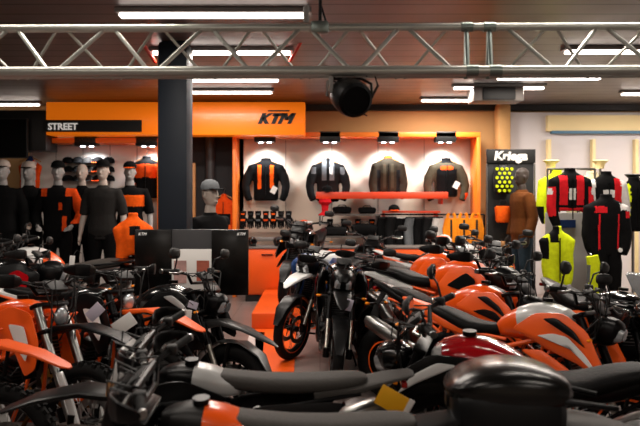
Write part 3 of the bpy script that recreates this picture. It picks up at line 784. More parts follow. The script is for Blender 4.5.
def at(front, rz, f=.72):
    """centre of a machine whose front axle stands at the given floor point"""
    a = math.radians(rz); return (front[0]-f*math.cos(a), front[1]-f*math.sin(a))
GR = 'orange and black motorcycles parked side by side along the right of the aisle'
R0 = motorcycle('naked', 'naked motorcycle with silver topped orange tank and pointed orange flanks, nearest of the orange row', (1.27, 4.52), -38, GR, top='silver_paint', frame='orange_plastic', side='black_plastic', seat='seat_black', tail='orange_plastic', rim='dark_metal', tape='orange_plastic')
R1 = motorcycle('naked', 'orange tanked naked motorcycle with black centre stripe, just behind the silver topped one', (1.08, 5.4), -42, GR, strip='black_plastic', frame='orange_plastic', tail='black_plastic', decal='black_plastic', tape='orange_plastic')
R2 = motorcycle('adventure', 'orange adventure motorcycle with black seat and white tail, third machine back in the orange row', (1.07, 6.13), -46, GR, frame='orange_plastic', decal='black_plastic', mask='black_plastic', screen=False, seat='seat_black', tail='white_paint')
R3 = motorcycle('adventure', 'orange adventure motorcycle with a big plain orange tank, fourth machine back in the row', (.98, 6.85), -50, GR, frame='dark_metal', decal='orange_plastic', shroud='orange_paint', screen=False)
R4 = motorcycle('enduro', 'orange and white off-road motorcycle at the far part of the orange row', (1.22, 7.85), -50, GR, tail='white_paint', frame='orange_plastic', side='white_paint', mask='white_paint', fender='orange_plastic')
R5 = motorcycle('naked', 'black motorcycle with orange tail behind the off-road machine, in front of the gloves wall', (1.25, 8.5), -50, GR, tank='black_paint', shroud='black_plastic', tail='orange_plastic', side='orange_plastic', decal='orange_plastic')
GC = 'dark motorcycles facing the aisle'
C1 = motorcycle('adventure', 'adventure motorcycle with white and blue side panels facing the camera beside the aisle', at((-.30, 7.25), -120), -120, GC, tank='white_paint', shroud='blue_paint', side='blue_paint', decal='white_paint', mask='black_plastic', fender='white_paint', tail='blue_paint', rim='dark_metal', tape='orange_plastic', screen=False)
C2 = motorcycle('adventure', 'tall black adventure motorcycle with thin red flashes, in front of the white and blue one', at((.12, 6.05), -90), -90, GC, tank='black_paint', shroud='black_plastic', decal='red_paint', tail='black_plastic', tape='orange_plastic', screen=False)
C0 = motorcycle('naked', 'all black naked motorcycle facing the aisle beside the orange counter', (-.25, 9.72), -105, GC, tank='black_paint', shroud='black_plastic', decal='dark_grey', tail='black_plastic', tape='orange_plastic')
Q0 = motorcycle('naked', 'red tanked motorcycle with white patterned tank front, behind the black top case', (.93, 3.5), 163, None, tank='red_paint', top=None, shroud='black_plastic', side='white_paint', decal='black_plastic', tail='black_plastic', mask='black_paint')
N0 = motorcycle('tourer', 'black touring scooter carrying a large glossy black top case, nearest to the camera', (1.5, 2.46), -6, None, tank='black_paint', shroud='black_paint', side='red_paint', tail='red_paint', mask='black_paint', seat='seat_grey', box=True, boxm='box_black', boxlid='box_lid', glass='clear_screen')
N1 = motorcycle('sport', 'black faired sports motorcycle with a clear low windscreen, below the hanging black leather suit', (2.15, 5.4), -75, None, tank='black_paint', shroud='black_paint', decal='dark_grey', mask='black_paint', tail='black_plastic', glass='clear_screen')
GS = 'dark motorcycles in front of the riding gear rack'
S1 = clone(R5, 'black motorcycle with orange flashes in front of the leather suit rack, nearer one', (3.5, 6.25), 190, GS)
S4 = clone(C0, 'all black naked motorcycle farthest back, beneath the orange vests', (.7, 9.96), -100, GS)
S5 = clone(R5, 'black and orange motorcycle between the banner and the riding gear rack', (2.1, 8.95), -100, GS)
GL = 'off-road motorcycles at the near left'
D0 = motorcycle('enduro', 'grey seated off-road motorcycle with white number mask and yellow price card on its tail', (-.42, 3.2), 180, GL, seat='seat_grey', tank='silver_paint', two='black_plastic', shroud='black_plastic', decal='orange_plastic', mask='white_paint', tail='seat_grey', side='dark_grey', fender='black_plastic', plate='yellow_card', guard='black_plastic', fork='dark_metal', frame='dark_metal')
D1 = motorcycle('enduro', 'off-road motorcycle with long charcoal seat along the bottom edge of the view', (-.28, 2.62), 180, GL, seat='seat_grey', tank='orange_paint', two='dark_grey', shroud='black_plastic', decal='silver_paint', mask='black_plastic', tail='black_plastic', side='dark_grey', fender='black_plastic', frame='dark_metal')
for q in (D0, D1): q.scale = (.88, .95, .93)
L1 = motorcycle('enduro', 'bright orange off-road motorcycle cut off by the lower corner of the view, its fender low', (-2.45, 3.84), -12, GL, seat='seat_black', decal='white_paint', fender='orange_plastic', frame='orange_plastic', fork='steel', mask=None, tail='orange_plastic', side='orange_plastic')
L0 = motorcycle('enduro', 'orange off-road motorcycle with bright silver fork legs, next behind the corner one', (-2.1, 4.47), -24, GL, seat='seat_black', decal='white_paint', fender='black_plastic', frame='orange_plastic', fork='steel', mask=None, tail='orange_plastic', side='orange_plastic')
M1 = motorcycle('enduro', 'black and white off-road motorcycle with orange front fender beside the black street machine', (-1.83, 5.05), -26, GL, seat='seat_black', decal='white_paint', shroud='black_plastic', tank='black_paint', fender='orange_plastic', mask=None, frame='orange_plastic', tail='white_paint', side='white_paint')
M0 = motorcycle('naked', 'black street motorcycle with a grey beak pointing into the aisle below the display screens', (-1.32, 5.36), -20, None, tank='black_paint', shroud='black_plastic', decal='dark_grey', fender='beak_grey', tail='black_plastic', mask='black_plastic', side='silver_paint', beak=True)
GF = 'motorcycles packed below the mannequins'
F1 = clone(C2, 'black adventure motorcycle with tall bars nearest below the mannequins', (-2.95, 6.12), 4, GF)
F2 = motorcycle('enduro', 'off-road motorcycle with grey seat, orange tank and white side, below the capped mannequins', (-2.85, 6.8), 176, GF, seat='seat_grey', side='white_paint', tail='dark_grey', mask='orange_plastic', fender='orange_plastic')
F3 = motorcycle('adventure', 'grey seated motorcycle with orange and white tank below the pale capped mannequins', (-2.88, 7.5), 177, GF, seat='seat_grey', decal='white_paint', top='white_paint', mask='black_plastic', screen=False, shroud='black_plastic', tail='black_plastic')
F5 = clone(R5, 'black and orange motorcycle next to the mannequin plinth', (-3.15, 8.25), 178, GF)
C1.scale = (.95, .95, .95); C2.scale = (.95, .95, .93)
def card_on(bike, px, py, d, w, h, tilt, m='white_card', name='price_card'):
    """a paper card tied to a machine's handlebar or frame"""
    mw = Matrix.LocRotScale(bike.location, bike.rotation_euler, bike.scale).inverted()
    o = MB().box((0, 0, 0), (w, .004, h), m, None, .001).build(name, bike)
    k = MB().tube([(0, .004, h/2), (.02, .05, h/2+.05), (.05, .09, h/2+.02)], .003, 'matte_black', 6).build('card_string', o)
    o.matrix_local = mw @ Matrix.LocRotScale(W(px, py, d), Matrix.Rotation(tilt, 3, 'Y').to_euler(), None)
card_on(M1, 124, 324, 4.5, .15, .09, -.6)
card_on(M0, 183, 315, 4.9, .12, .08, .1)
card_on(M0, 193, 305, 5.0, .07, .05, .3, 'lilac_card')
card_on(L0, 95, 312, 4.3, .07, .11, .8, 'lilac_card')
card_on(D0, 112, 390, 3.0, .05, .06, .1, 'wood_tan')
card_on(F2, 72, 262, 6.6, .05, .12, .1)
card_on(C2, 349, 305, 5.95, .06, .1, .3, 'lilac_card')
C0.location.z = .206
# ------------------------------------------------------------ clothing bays on the back wall
def bay(name, label, d, px0, px1, pyt, back, frame, depth=.55, right=True, left=True, bot=0.0):
    x0, x1 = W(px0, 0, d).x, W(px1, 0, d).x; zt = W(0, pyt, d).z; cx = (x0+x1)/2; w = x1-x0
    t = thing(name, label, 'display wall', (cx, d, 0))
    MB().box((0, depth-.02, (zt+bot)/2), (w, .04, zt-bot), back).build('back_panel', t, False)
    m = MB()
    for k in range(1, 5):
        m.box((-w/2+w*k/5, depth-.043, zt/2), (.008, .006, zt), 'shelf_grey')
    m.build('panel_joint', t, False)
    MB().box((0, depth/2, zt+.04), (w+.12, depth, .08), frame, ch=.01).build('top_beam', t)
    if left: MB().box((-w/2-.03, depth/2, zt/2), (.06, depth, zt), frame, ch=.01).build('side_panel', t)
    if right: MB().box((w/2+.03, depth/2, zt/2), (.06, depth, zt), frame, ch=.01).build('side_panel', t)
    return t
bay('display_wall', 'pale clothing display wall with an orange frame, holding four riding jackets', 11.4, 236, 477, 137, 'wall_greige', 'bay_orange')
bay('display_wall', 'white clothing display wall behind the row of mannequins', 11.3, 16, 157, 143, 'wall_white', 'bay_orange', left=False)
# dark recess between the two walls
t = thing('wall_recess', 'dark recess between the two clothing walls, holding a pipe and a wooden post', 'recess', (-1.85, 11.9, 0))
MB().box((0, .04, 1.33), (1.1, .06, 2.64), 'wall_dark').build('back_panel', t, False)
MB().cyl((-.0, -.1, 0), (-.0, -.1, 2.9), .08, 'stand_grey', 20).build('pipe', t)
MB().box((-.28, -.2, 1.1), (.1, .08, 2.2), 'wood_tan', None, .01).build('post', t)
# black cupboard block and wall television at far left
MB_ = MB().box((W(8, 0, 11).x-.5, 11.3, (3.0+2.38)/2), (2.15, .5, .64), 'fixture_black', ch=.01).build('wall_cabinet')
tag(MB_, 'black overhead cabinet beside the orange sign board', 'cabinet')
tv = thing('television', 'black flat television hung in front of the black overhead cabinet', 'television', (W(-6, 0, 10.6).x, 10.9, W(0, 137, 10.6).z))
MB().box((0, 0, 0), (.78, .05, .62), 'fixture_black', ch=.01).build('frame', tv); MB().box((0, -.027, 0), (.74, .006, .58), 'screen_black').build('screen', tv)
MB().box((0, .1, .2), (.1, .25, .1), 'fixture_black').build('bracket', tv)

# counter below the jackets
def counter():
    x0, x1 = -1.2, 2.55; d = 10.95; w = x1-x0
    t = thing('counter_cabinet', 'long low orange counter under the jackets wall, running back from the aisle', 'counter', ((x0+x1)/2, d, 0))
    MB().box((0, .2, .47), (w, .4, .72), 'orange_plastic', ch=.01).build('body', t)
    MB().box((0, .2, .05), (w-.06, .34, .1), 'fixture_black').build('plinth', t)
    MB().box((0, .2, .845), (w+.04, .44, .03), 'shelf_grey', ch=.006).build('worktop', t)
    for k in range(5):
        dr = MB().box((-w/2+w*(k+.5)/5, -.008, .47), (w/5-.02, .016, .68), 'orange_plastic', ch=.006).build('door', t)
        MB().box((-w/2+w*(k+.5)/5, -.03, .74), (.18, .02, .02), 'dark_metal', ch=.004).build('handle', dr)
counter()
# spot lamps
def spot(px, py, d, label, ytgt, pw=14, box=(.3, .16, .12), group='spot lamps over the clothing walls'):
    c = W(px, py, d)
    t = thing('wall_spotlight', label, 'spotlight', c, 0, group)
    MB().box((0, 0, 0), box, 'fixture_black', ch=.01).build('housing', t)
    m = MB()
    for s in (-1, 1): m.cyl((s*.07, .01, -box[2]/2-.012), (s*.07, .01, -box[2]/2+.004), .035, 'spot_glow', 16)
    m.build('lamp', t)
    l = bpy.data.lights.new('lamp_light', 'SPOT'); l.energy = pw; l.spot_size = 2.0; l.spot_blend = 1.0; l.shadow_soft_size = .05; l.color = (.93, .96, 1)
    lo = bpy.data.objects.new('lamp_light', l); COL.objects.link(lo); lo.parent = t; lo.location = (0, .08, -box[2]/2-.03)
    v = Vector((0, ytgt, -.9)); lo.rotation_euler = v.to_track_quat('-Z', 'Y').to_euler()
for px, lb in ((265, 'black spot lamp over the orange striped jacket'), (330, 'black spot lamp over the black and grey jacket'),
               (388, 'black spot lamp over the dark olive jacket'), (445, 'black spot lamp over the khaki jacket')):
    spot(px, 137, 11.5, lb, .42, 85, (.34, .2, .17))
for px, lb in ((27, 'black spot lamp over the capped mannequins, nearest the television'), (87, 'black spot lamp over the wall of caps'), (148, 'black spot lamp over the orange jacket next to the dark pillar')):
    spot(px, 141.5, 11.4, lb, .42, 80, (.36, .2, .15))

# ------------------------------------------------------------ clothing
def coat_pieces(m, w=1.0, dep=1.0, L=.66, splay=.30, cloth='cloth_black'):
    """riding jacket hanging with its collar at z = 0, facing -y"""
    r = (0, 1, 0)
    m.sweep([(0, 0, -L), (0, 0, -L+.03), (0, 0, -.42), (0, 0, -.24), (0, 0, -.12), (0, 0, -.06), (0, 0, -.02)], [.17*w, .185*w, .185*w, .20*w, .205*w, .16*w, .09*w], [.07*dep, .08*dep, .085*dep, .10*dep, .09*dep, .07*dep, .05*dep], cloth, r, 2.6, 18)
    m.sweep([(0, 0, -.07), (0, 0, .0), (0, 0, .035)], [.085*w, .075*w, .08*w], [.06*dep, .05*dep, .055*dep], cloth, r, 2, 14)
    for s in (-1, 1):
        m.sweep([(s*.12*w, 0, -.10), (s*.20*w, 0, -.14), (s*(splay-.03)*w, -.01, -.30), (s*(splay)*w, -.02, -.44), (s*(splay-.02)*w, -.04, -.58), (s*(splay-.06)*w, -.05, -.68)], [.06, .085, .085, .072, .065, .055], [.05, .08, .08, .07, .06, .05], cloth, r, 2, 12)
def jacket(label, loc, mats, paint, w=1.0, dep=1.0, L=.66, splay=.30, rz=0, group=None, hang=True, tagcard=None, name='riding_jacket', cat='jacket', sc=1.0):
    t = thing(name, label, cat, loc, rz, group); t.scale = (sc, sc, sc)
    m = MB(); coat_pieces(m, w, dep, L, splay)
    remeshed(m, 'jacket_body', .016, 3, t, paint, mats)
    MB().box((0, -.105*dep, -.35), (.012, .012, .5), 'dark_metal').build('zip', t)
    if hang:
        m = MB(); m.tube([(-.18, 0, -.06), (0, 0, .03), (.18, 0, -.06)], .01, 'wood_tan'); m.tube([(0, 0, .03), (0, 0, .09), (.02, 0, .12), (0, .02, .14), (0, .2, .14)], .005, 'steel'); m.build('hanger', t)
    if tagcard:
        MB().box((tagcard[0], -.13*dep, tagcard[1]), (.09, .004, .12), 'white_card', Matrix.Rotation(.5, 3, 'Y')).build('price_tag', t)
    return t
def P_(*rules, base):
    """first matching rule wins: (material, x0, x1, z0, z1, mirrored)"""
    def f(c):
        for r in rules:
            x = abs(c.x) if (len(r) < 6 or r[5]) else c.x
            if r[1] <= x <= r[2] and r[3] <= c.z <= r[4] and (len(r) < 7 or c.y < r[6]): return r[0]
        return base
    return f
DW = 11.72
GJ = 'riding jackets on the orange framed wall'
def hung(px, pyt, **k): c = W(px, pyt, DW); return (c.x, c.y, c.z)
jacket('black riding jacket with two orange chest stripes and a white tag', hung(266, 160), ['cloth_black', 'cloth_orange', 'cloth_char'],
       P_(('cloth_orange', .07, .13, -.48, -.09, True, 0), ('cloth_char', .26, .5, -.5, -.2), base='cloth_black'), w=1.12, L=.68, tagcard=(.14, -.5), group=GJ)
jacket('black and grey riding jacket with a pale collar, above the end of the red shelf', hung(328, 160), ['cloth_black', 'cloth_grey', 'cloth_white', 'cloth_char'],
       P_(('cloth_white', 0.02, .07, -.24, -.12, False, 0), ('cloth_grey', .03, .10, -.34, .1), ('cloth_grey', .2, .28, -.24, -.12), base='cloth_char'), w=1.02, L=.7, tagcard=None, group=GJ)
jacket('plain dark olive riding jacket, third along on the framed wall', hung(388, 158), ['cloth_olive', 'cloth_khaki', 'cloth_char', 'cloth_dorange'],
       P_(('cloth_dorange', 0, .06, -.0, .1), ('cloth_khaki', .04, .09, -.5, -.1), ('cloth_char', .13, .19, -.66, -.2), base='cloth_olive'), w=1.0, L=.58, splay=.26, group=GJ)
jacket('khaki riding jacket with black chest and orange collar band, last on the framed wall', hung(446, 160), ['cloth_khaki', 'cloth_black', 'cloth_dorange', 'cloth_white'],
       P_(('cloth_dorange', 0, .1, -.17, -.11, True, 0), ('cloth_black', 0, .17, -.6, -.16), ('cloth_black', 0, .1, -.05, .1), ('cloth_dorange', .3, .5, -.66, -.55), base='cloth_khaki'), w=1.05, L=.62, group=GJ, tagcard=(.15, -.42))
jacket('orange jacket with black yoke hung beside the dark pillar, behind the orange shirted mannequin', (W(146, 0, 11.5).x, 11.55, W(0, 158, 11.5).z), ['cloth_black', 'cloth_dorange'],
       P_(('cloth_dorange', .0, .22, -.32, -.1), ('cloth_dorange', .2, .5, -.3, -.1), base='cloth_black'), w=.95)
jacket('orange and white jacket hung on the white wall behind the black hooded mannequin', (W(29, 0, 11.5).x, 11.55, W(0, 158, 11.5).z), ['cloth_dorange', 'cloth_white', 'cloth_blue'],
       P_(('cloth_blue', 0, .06, -.14, .05), ('cloth_white', 0, .12, -.6, -.05), base='cloth_dorange'), w=.55, splay=.17, L=.5)
jacket('dark sweatshirt with orange band hung in the recess beside the grey capped mannequin', (W(224, 0, 11.7).x, 11.7, W(0, 196, 11.7).z), ['cloth_dorange', 'cloth_black'],
       P_(('cloth_black', 0, .12, -.6, -.3), base='cloth_dorange'), w=.6, L=.5, splay=.2, name='sweatshirt', cat='sweatshirt')

# red shelf with brackets and what stands on it
def shelf(name, label, px0, px1, py, d, h, m, depth=.3, post=None):
    a, b = W(px0, py, d), W(px1, py, d)
    t = thing(name, label, 'shelf', ((a.x+b.x)/2, d, a.z))
    MB().box((0, .1, -h/2), (b.x-a.x, depth, h), m, ch=.006).build('board', t)
    mm = MB()
    for s in (-1, 1): mm.box((s*(b.x-a.x)/2*.94, .25, -.12), (.03, .3, .16), m)
    mm.build('bracket', t)
    return t
shelf('wall_shelf', 'long red shelf below the middle riding jackets', 316, 447, 192, 11.35, .11, 'shelf_red', .4)
shelf('wall_shelf', 'thin orange-red shelf carrying a dark cap, under the long red one', 383, 440, 211, 11.4, .03, 'shelf_red')
shelf('wall_shelf', 'grey shelf of dark gloves, lower middle of the framed wall', 318, 380, 214, 11.4, .025, 'shelf_grey')
shelf('wall_shelf', 'grey shelf carrying piled black bags, just above the counter', 316, 382, 236, 11.4, .025, 'shelf_grey')
shelf('wall_shelf', 'grey ledge under the hanging gloves beside the orange frame', 237, 310, 238, 11.35, .05, 'shelf_grey')
c = W(325, 199, 11.25)
tag(MB().lathe([(.03, 0), (.09, .0), (.11, -.05), (.06, -.1), (.05, -.2), (.11, -.26)], (c.x, c.y, c.z), (0, 0, 1), 'cloth_red', 20, cap=True).build('display_stand'), 'small red waisted stand under the near end of the red shelf', 'stand')
# caps and helmets
def cap_mesh(m, c, base, brim=None, r=.09, face=(0, -1)):
    c = Vector(c); n = len(m.v)
    prof = [(r, -.0), (r*1.0, r*.35), (r*.86, r*.75), (r*.5, r*1.02), (.004, r*1.1)]
    m.lathe(prof, c, (0, 0, 1), base, 18)
    f = Vector((face[0], face[1], 0)); s = Vector((-face[1], face[0], 0))
    m.sweep([c+f*(r*.7)+Vector((0, 0, .008)), c+f*(r*1.25)+Vector((0, 0, .006)), c+f*(r*1.75)], [r*.85, r*.8, r*.4], [.006]*3, brim or base, (0, 0, 1), 3, 12)
def cap(label, c, base, brim=None, group=None, r=.09, face=(0, -1)):
    m = MB(); cap_mesh(m, (0, 0, 0), base, brim, r, face); o = m.build('cap'); o.location = c
    return tag(o, label, 'cap', group)
def on(px, py, d, dz=0): c = W(px, py, d); return (c.x, d, c.z+dz)
cap('black cap on top of the long red shelf', on(327, 191.5, 11.35), 'cloth_black')
cap('dark cap with orange brim on the thin orange-red shelf', on(394, 210.5, 11.3), 'cloth_black', 'cloth_dorange')
for k, px in enumerate((68, 78, 88, 98, 109)):
    for j, py in enumerate((163, 172, 181)):
        cap(['black cap', 'charcoal cap', 'dark grey cap', 'black and orange cap', 'soft black cap'][k]+' hooked on the white wall, '+['upper', 'middle', 'lower'][j]+' row', on(px, py, 11.7), ['cloth_black', 'cloth_char', 'cloth_tee', 'cloth_black', 'cloth_black'][k], ['cloth_black', 'cloth_black', 'cloth_char', 'cloth_dorange', 'cloth_black'][k], 'caps hooked on the white wall', .095)
# gloves
def glove(label, loc, base, acc, group, rz=0, up=False):
    t = thing('glove', label, 'glove', loc, rz, group); m = MB(); r = (0, 1, 0)
    m.sweep([(0, 0, 0), (0, 0, -.04), (0, 0, -.09), (0, 0, -.14), (0, 0, -.2)], [.05, .052, .042, .055, .055], [.03, .03, .024, .026, .02], base, r, 2.6, 12)
    for k, (x, L) in enumerate(((-.04, .075), (-.014, .095), (.013, .09), (.038, .07))): m.sweep([(x, 0, -.18), (x*1.1, -.005, -.2-L*.6), (x*1.1, .0, -.2-L)], [.014, .013, .009], [.014, .013, .009], base, r, 2, 8)
    m.sweep([(.045, 0, -.12), (.075, -.01, -.17), (.078, -.01, -.205)], [.017, .015, .01], None, base, r, 2, 8); m.build('shell', t)
    m = MB(); m.box((0, -.026, -.15), (.07, .012, .03), acc, None, .005); m.box((0, -.03, -.05), (.06, .008, .02), acc, None, .003); m.build('knuckle_guard', t)
    MB().tube([(0, 0, 0), (0, 0, .03), (0, .12, .04)], .004, 'steel', 6).build('hook', t)
    return t
g_desc = ['black glove with orange knuckles', 'plain black glove', 'black glove with grey knuckles', 'dark orange-cuffed glove']
g_acc = ['cloth_orange', 'matte_black', 'cloth_grey', 'cloth_dorange']
GG = 'gloves hanging under the striped jacket'
gpos = ['closest to the orange frame', 'second out from the orange frame', 'third out from the orange frame', 'fourth out from the orange frame', 'fifth out from the orange frame', 'sixth out from the orange frame', 'seventh out, nearest the helmet']
for k in range(7):
    glove(g_desc[k % 4]+' hung under the striped jacket, '+gpos[k], on(243+k*7.6, 211, 11.55), 'cloth_black' if k % 3 else 'cloth_char', g_acc[k % 4], GG)
for k in range(4):
    glove(g_desc[(k+1) % 4]+' under the grey shelf, '+['first from the jackets end', 'next to the first', 'third along', 'beside the hanging trousers'][k], on(330+k*14, 219, 11.55), 'cloth_black', g_acc[(k+1) % 4], 'gloves under the grey shelf')
# boots / bags on shelves : soft bags
def bag(label, loc, w, h, d, m, group=None):
    t = thing('soft_bag', label, 'bag', loc, 0, group)
    MB().sweep([(-w/2, 0, h*.42), (-w/2+.02, 0, h*.45), (0, 0, h/2), (w/2-.02, 0, h*.45), (w/2, 0, h*.42)], [d*.35, d*.5, d*.5, d*.5, d*.35], [h*.3, h*.45, h*.5, h*.45, h*.3], m, (0, 0, 1), 3, 14).build('body', t)
    MB().tube([(-w*.25, -.02, h*.9), (-w*.15, -.02, h*1.15), (w*.15, -.02, h*1.15), (w*.25, -.02, h*.9)], .008, 'matte_black').build('handle', t)
    return t
bag('flat black bag on the grey shelf under the black and grey jacket', on(342, 213.5, 11.4), .30, .12, .2, 'cloth_black')
bag('flat black bag on the grey shelf, beside the trousers end', on(367, 213.5, 11.4), .28, .11, .2, 'cloth_black')
bag('puffed charcoal bag on the ledge above the counter, away from the trousers', on(335, 235.5, 11.4), .36, .15, .2, 'cloth_char')
bag('puffed black bag on the ledge above the counter, next to the trousers', on(364, 235.5, 11.4), .40, .2, .2, 'cloth_black')
# bright helmet
def helmet(label, loc, base, acc, group=None, rz=0, peak=True, s=1.0):
    t = thing('helmet', label, 'helmet', loc, rz, group); t.scale = (s, s, s)
    MB().sweep([(0, .0, .0), (0, 0, .03), (0, .0, .1), (0, .005, .18), (0, .01, .235), (0, .01, .255)], [.085, .10, .125, .125, .08, .02], [.10, .125, .15, .145, .09, .02], base, (0, 1, 0), 2.2, 22).build('shell', t, sub=1)
    MB().sweep([(0, -.12, .1), (0, -.145, .13), (0, -.12, .175)], [.09, .105, .09], [.04, .01, .04], 'smoke_dark', (0, 1, 0), 2.4, 16).build('visor', t)
    MB().sweep([(0, -.1, .03), (0, -.17, .045), (0, -.18, .06)], [.08, .05, .03], [.03, .03, .02], acc, (0, 0, 1), 2.6, 14).build('chin_bar', t)
    if peak: MB().sweep([(0, -.06, .22), (0, -.16, .235), (0, -.23, .22)], [.10, .09, .05], [.008]*3, acc, (0, 0, 1), 3, 12).build('peak', t)
    return t
mat('smoke_dark', '0a0b0d', .1, coat=1)
helmet('orange and white helmet on the grey ledge at the end of the gloves', on(304, 237, 11.35), 'cloth_dorange', 'white_paint', None, .3, True, 1.1)
helmet('white and orange off-road helmet beside the rearmost orange machines', on(444, 250.5, 11.1), 'white_paint', 'orange_paint', None, -.5, True, 1.0)
for px, lb, a, b in ((252, 'small black helmet on the orange counter near the aisle', 'black_paint', 'dark_grey'), (278, 'dark helmet on the orange counter behind the all black machine', 'dark_grey', 'black_paint')):
    helmet(lb, on(px, 0, 11.1)[:2]+(.86,), a, b, None, .4, False, .6)
# hanging trousers and vests on the rail
def rail():
    a, b = W(380, 216, 11.3), W(486, 208, 11.3)
    t = thing('clothes_rail', 'dark clothes rail under the thin shelf, full of trousers and vests', 'rail', (a.x, 11.42, 0))
    MB().tube([(0, 0, a.z+.02), (b.x-a.x, 0, a.z+.02)], .014, 'dark_metal').build('rail_bar', t)
    for x in (0, b.x-a.x): MB().tube([(x, 0, 0), (x, 0, a.z+.02)], .016, 'dark_metal').build('upright', t)
    return a.x, a.z+.02, b.x
rx0, rz0, rx1 = rail()
tc_ = ['cloth_black', 'cloth_char', 'cloth_black', 'cloth_grey', 'cloth_black', 'cloth_char', 'cloth_white']
td = ['black trousers', 'charcoal trousers', 'black trousers with white seam', 'mid grey trousers', 'black trousers with loose legs', 'charcoal trousers with short legs', 'off-white trousers']
tp = ['at the bags end of the rail', 'second on the rail', 'third on the rail', 'in the middle of the rail', 'just past the middle', 'sixth on the rail', 'nearest the orange vests']
for k in range(7):
    x = rx0+.06+k*.15
    t = thing('trousers', td[k]+' hanging under the thin shelf, '+tp[k], 'trousers', (x, 11.42, rz0), .35, 'trousers on the clothes rail')
    m = MB()
    for s in (-1, 1): m.sweep([(s*.035, 0, -.06), (s*.05, 0, -.2), (s*.055, -.01, -.5), (s*.05, 0, -.72-.03*(k % 3))], [.055, .075, .06, .055], [.03, .045, .04, .035], tc_[k], (0, 1, 0), 2.4, 12)
    m.box((0, 0, -.06), (.17, .05, .05), 'matte_black' if k != 2 else 'cloth_white', None, .015); m.build('legs', t)
    MB().tube([(0, 0, -.05), (0, 0, -.0), (0, .012, .02), (0, -.012, .02)], .005, 'steel').build('hanger', t)
for k in range(3):
    x = rx0+1.16+k*.2
    t = thing('safety_vest', ['amber orange vest nearest the trousers on the rail', 'amber orange vest between two others on the rail', 'amber orange vest at the banner end of the rail'][k], 'vest', (x, 11.36, rz0+.02), .15*(k-1), 'amber orange vests on the rail')
    m = MB(); m.sweep([(0, 0, -.48+.05*(k % 2)), (0, 0, -.3), (0, 0, -.16), (0, 0, -.08)], [.11, .10, .09, .07], [.04, .045, .045, .035], 'cloth_amber', (0, 1, 0), 2.6, 14)
    for s in (-1, 1): m.sweep([(s*.055, 0, -.12), (s*.06, 0, -.04), (s*.03, 0, .0)], .025, .02, 'cloth_amber', (0, 1, 0), 2, 8); m.sweep([(s*.08, 0, -.08), (s*.105, -.01, -.25), (s*.09, -.01, -.5)], [.02, .035, .03], [.02]*3, 'cloth_amber', (0, 1, 0), 2, 8)
    m.build('cloth', t)
    MB().box((0, -.048, -.25), (.03, .008, .3), 'matte_black').build('zip', t)
    MB().tube([(0, 0, -.02), (0, .1, .0)], .005, 'steel').build('hanger', t)

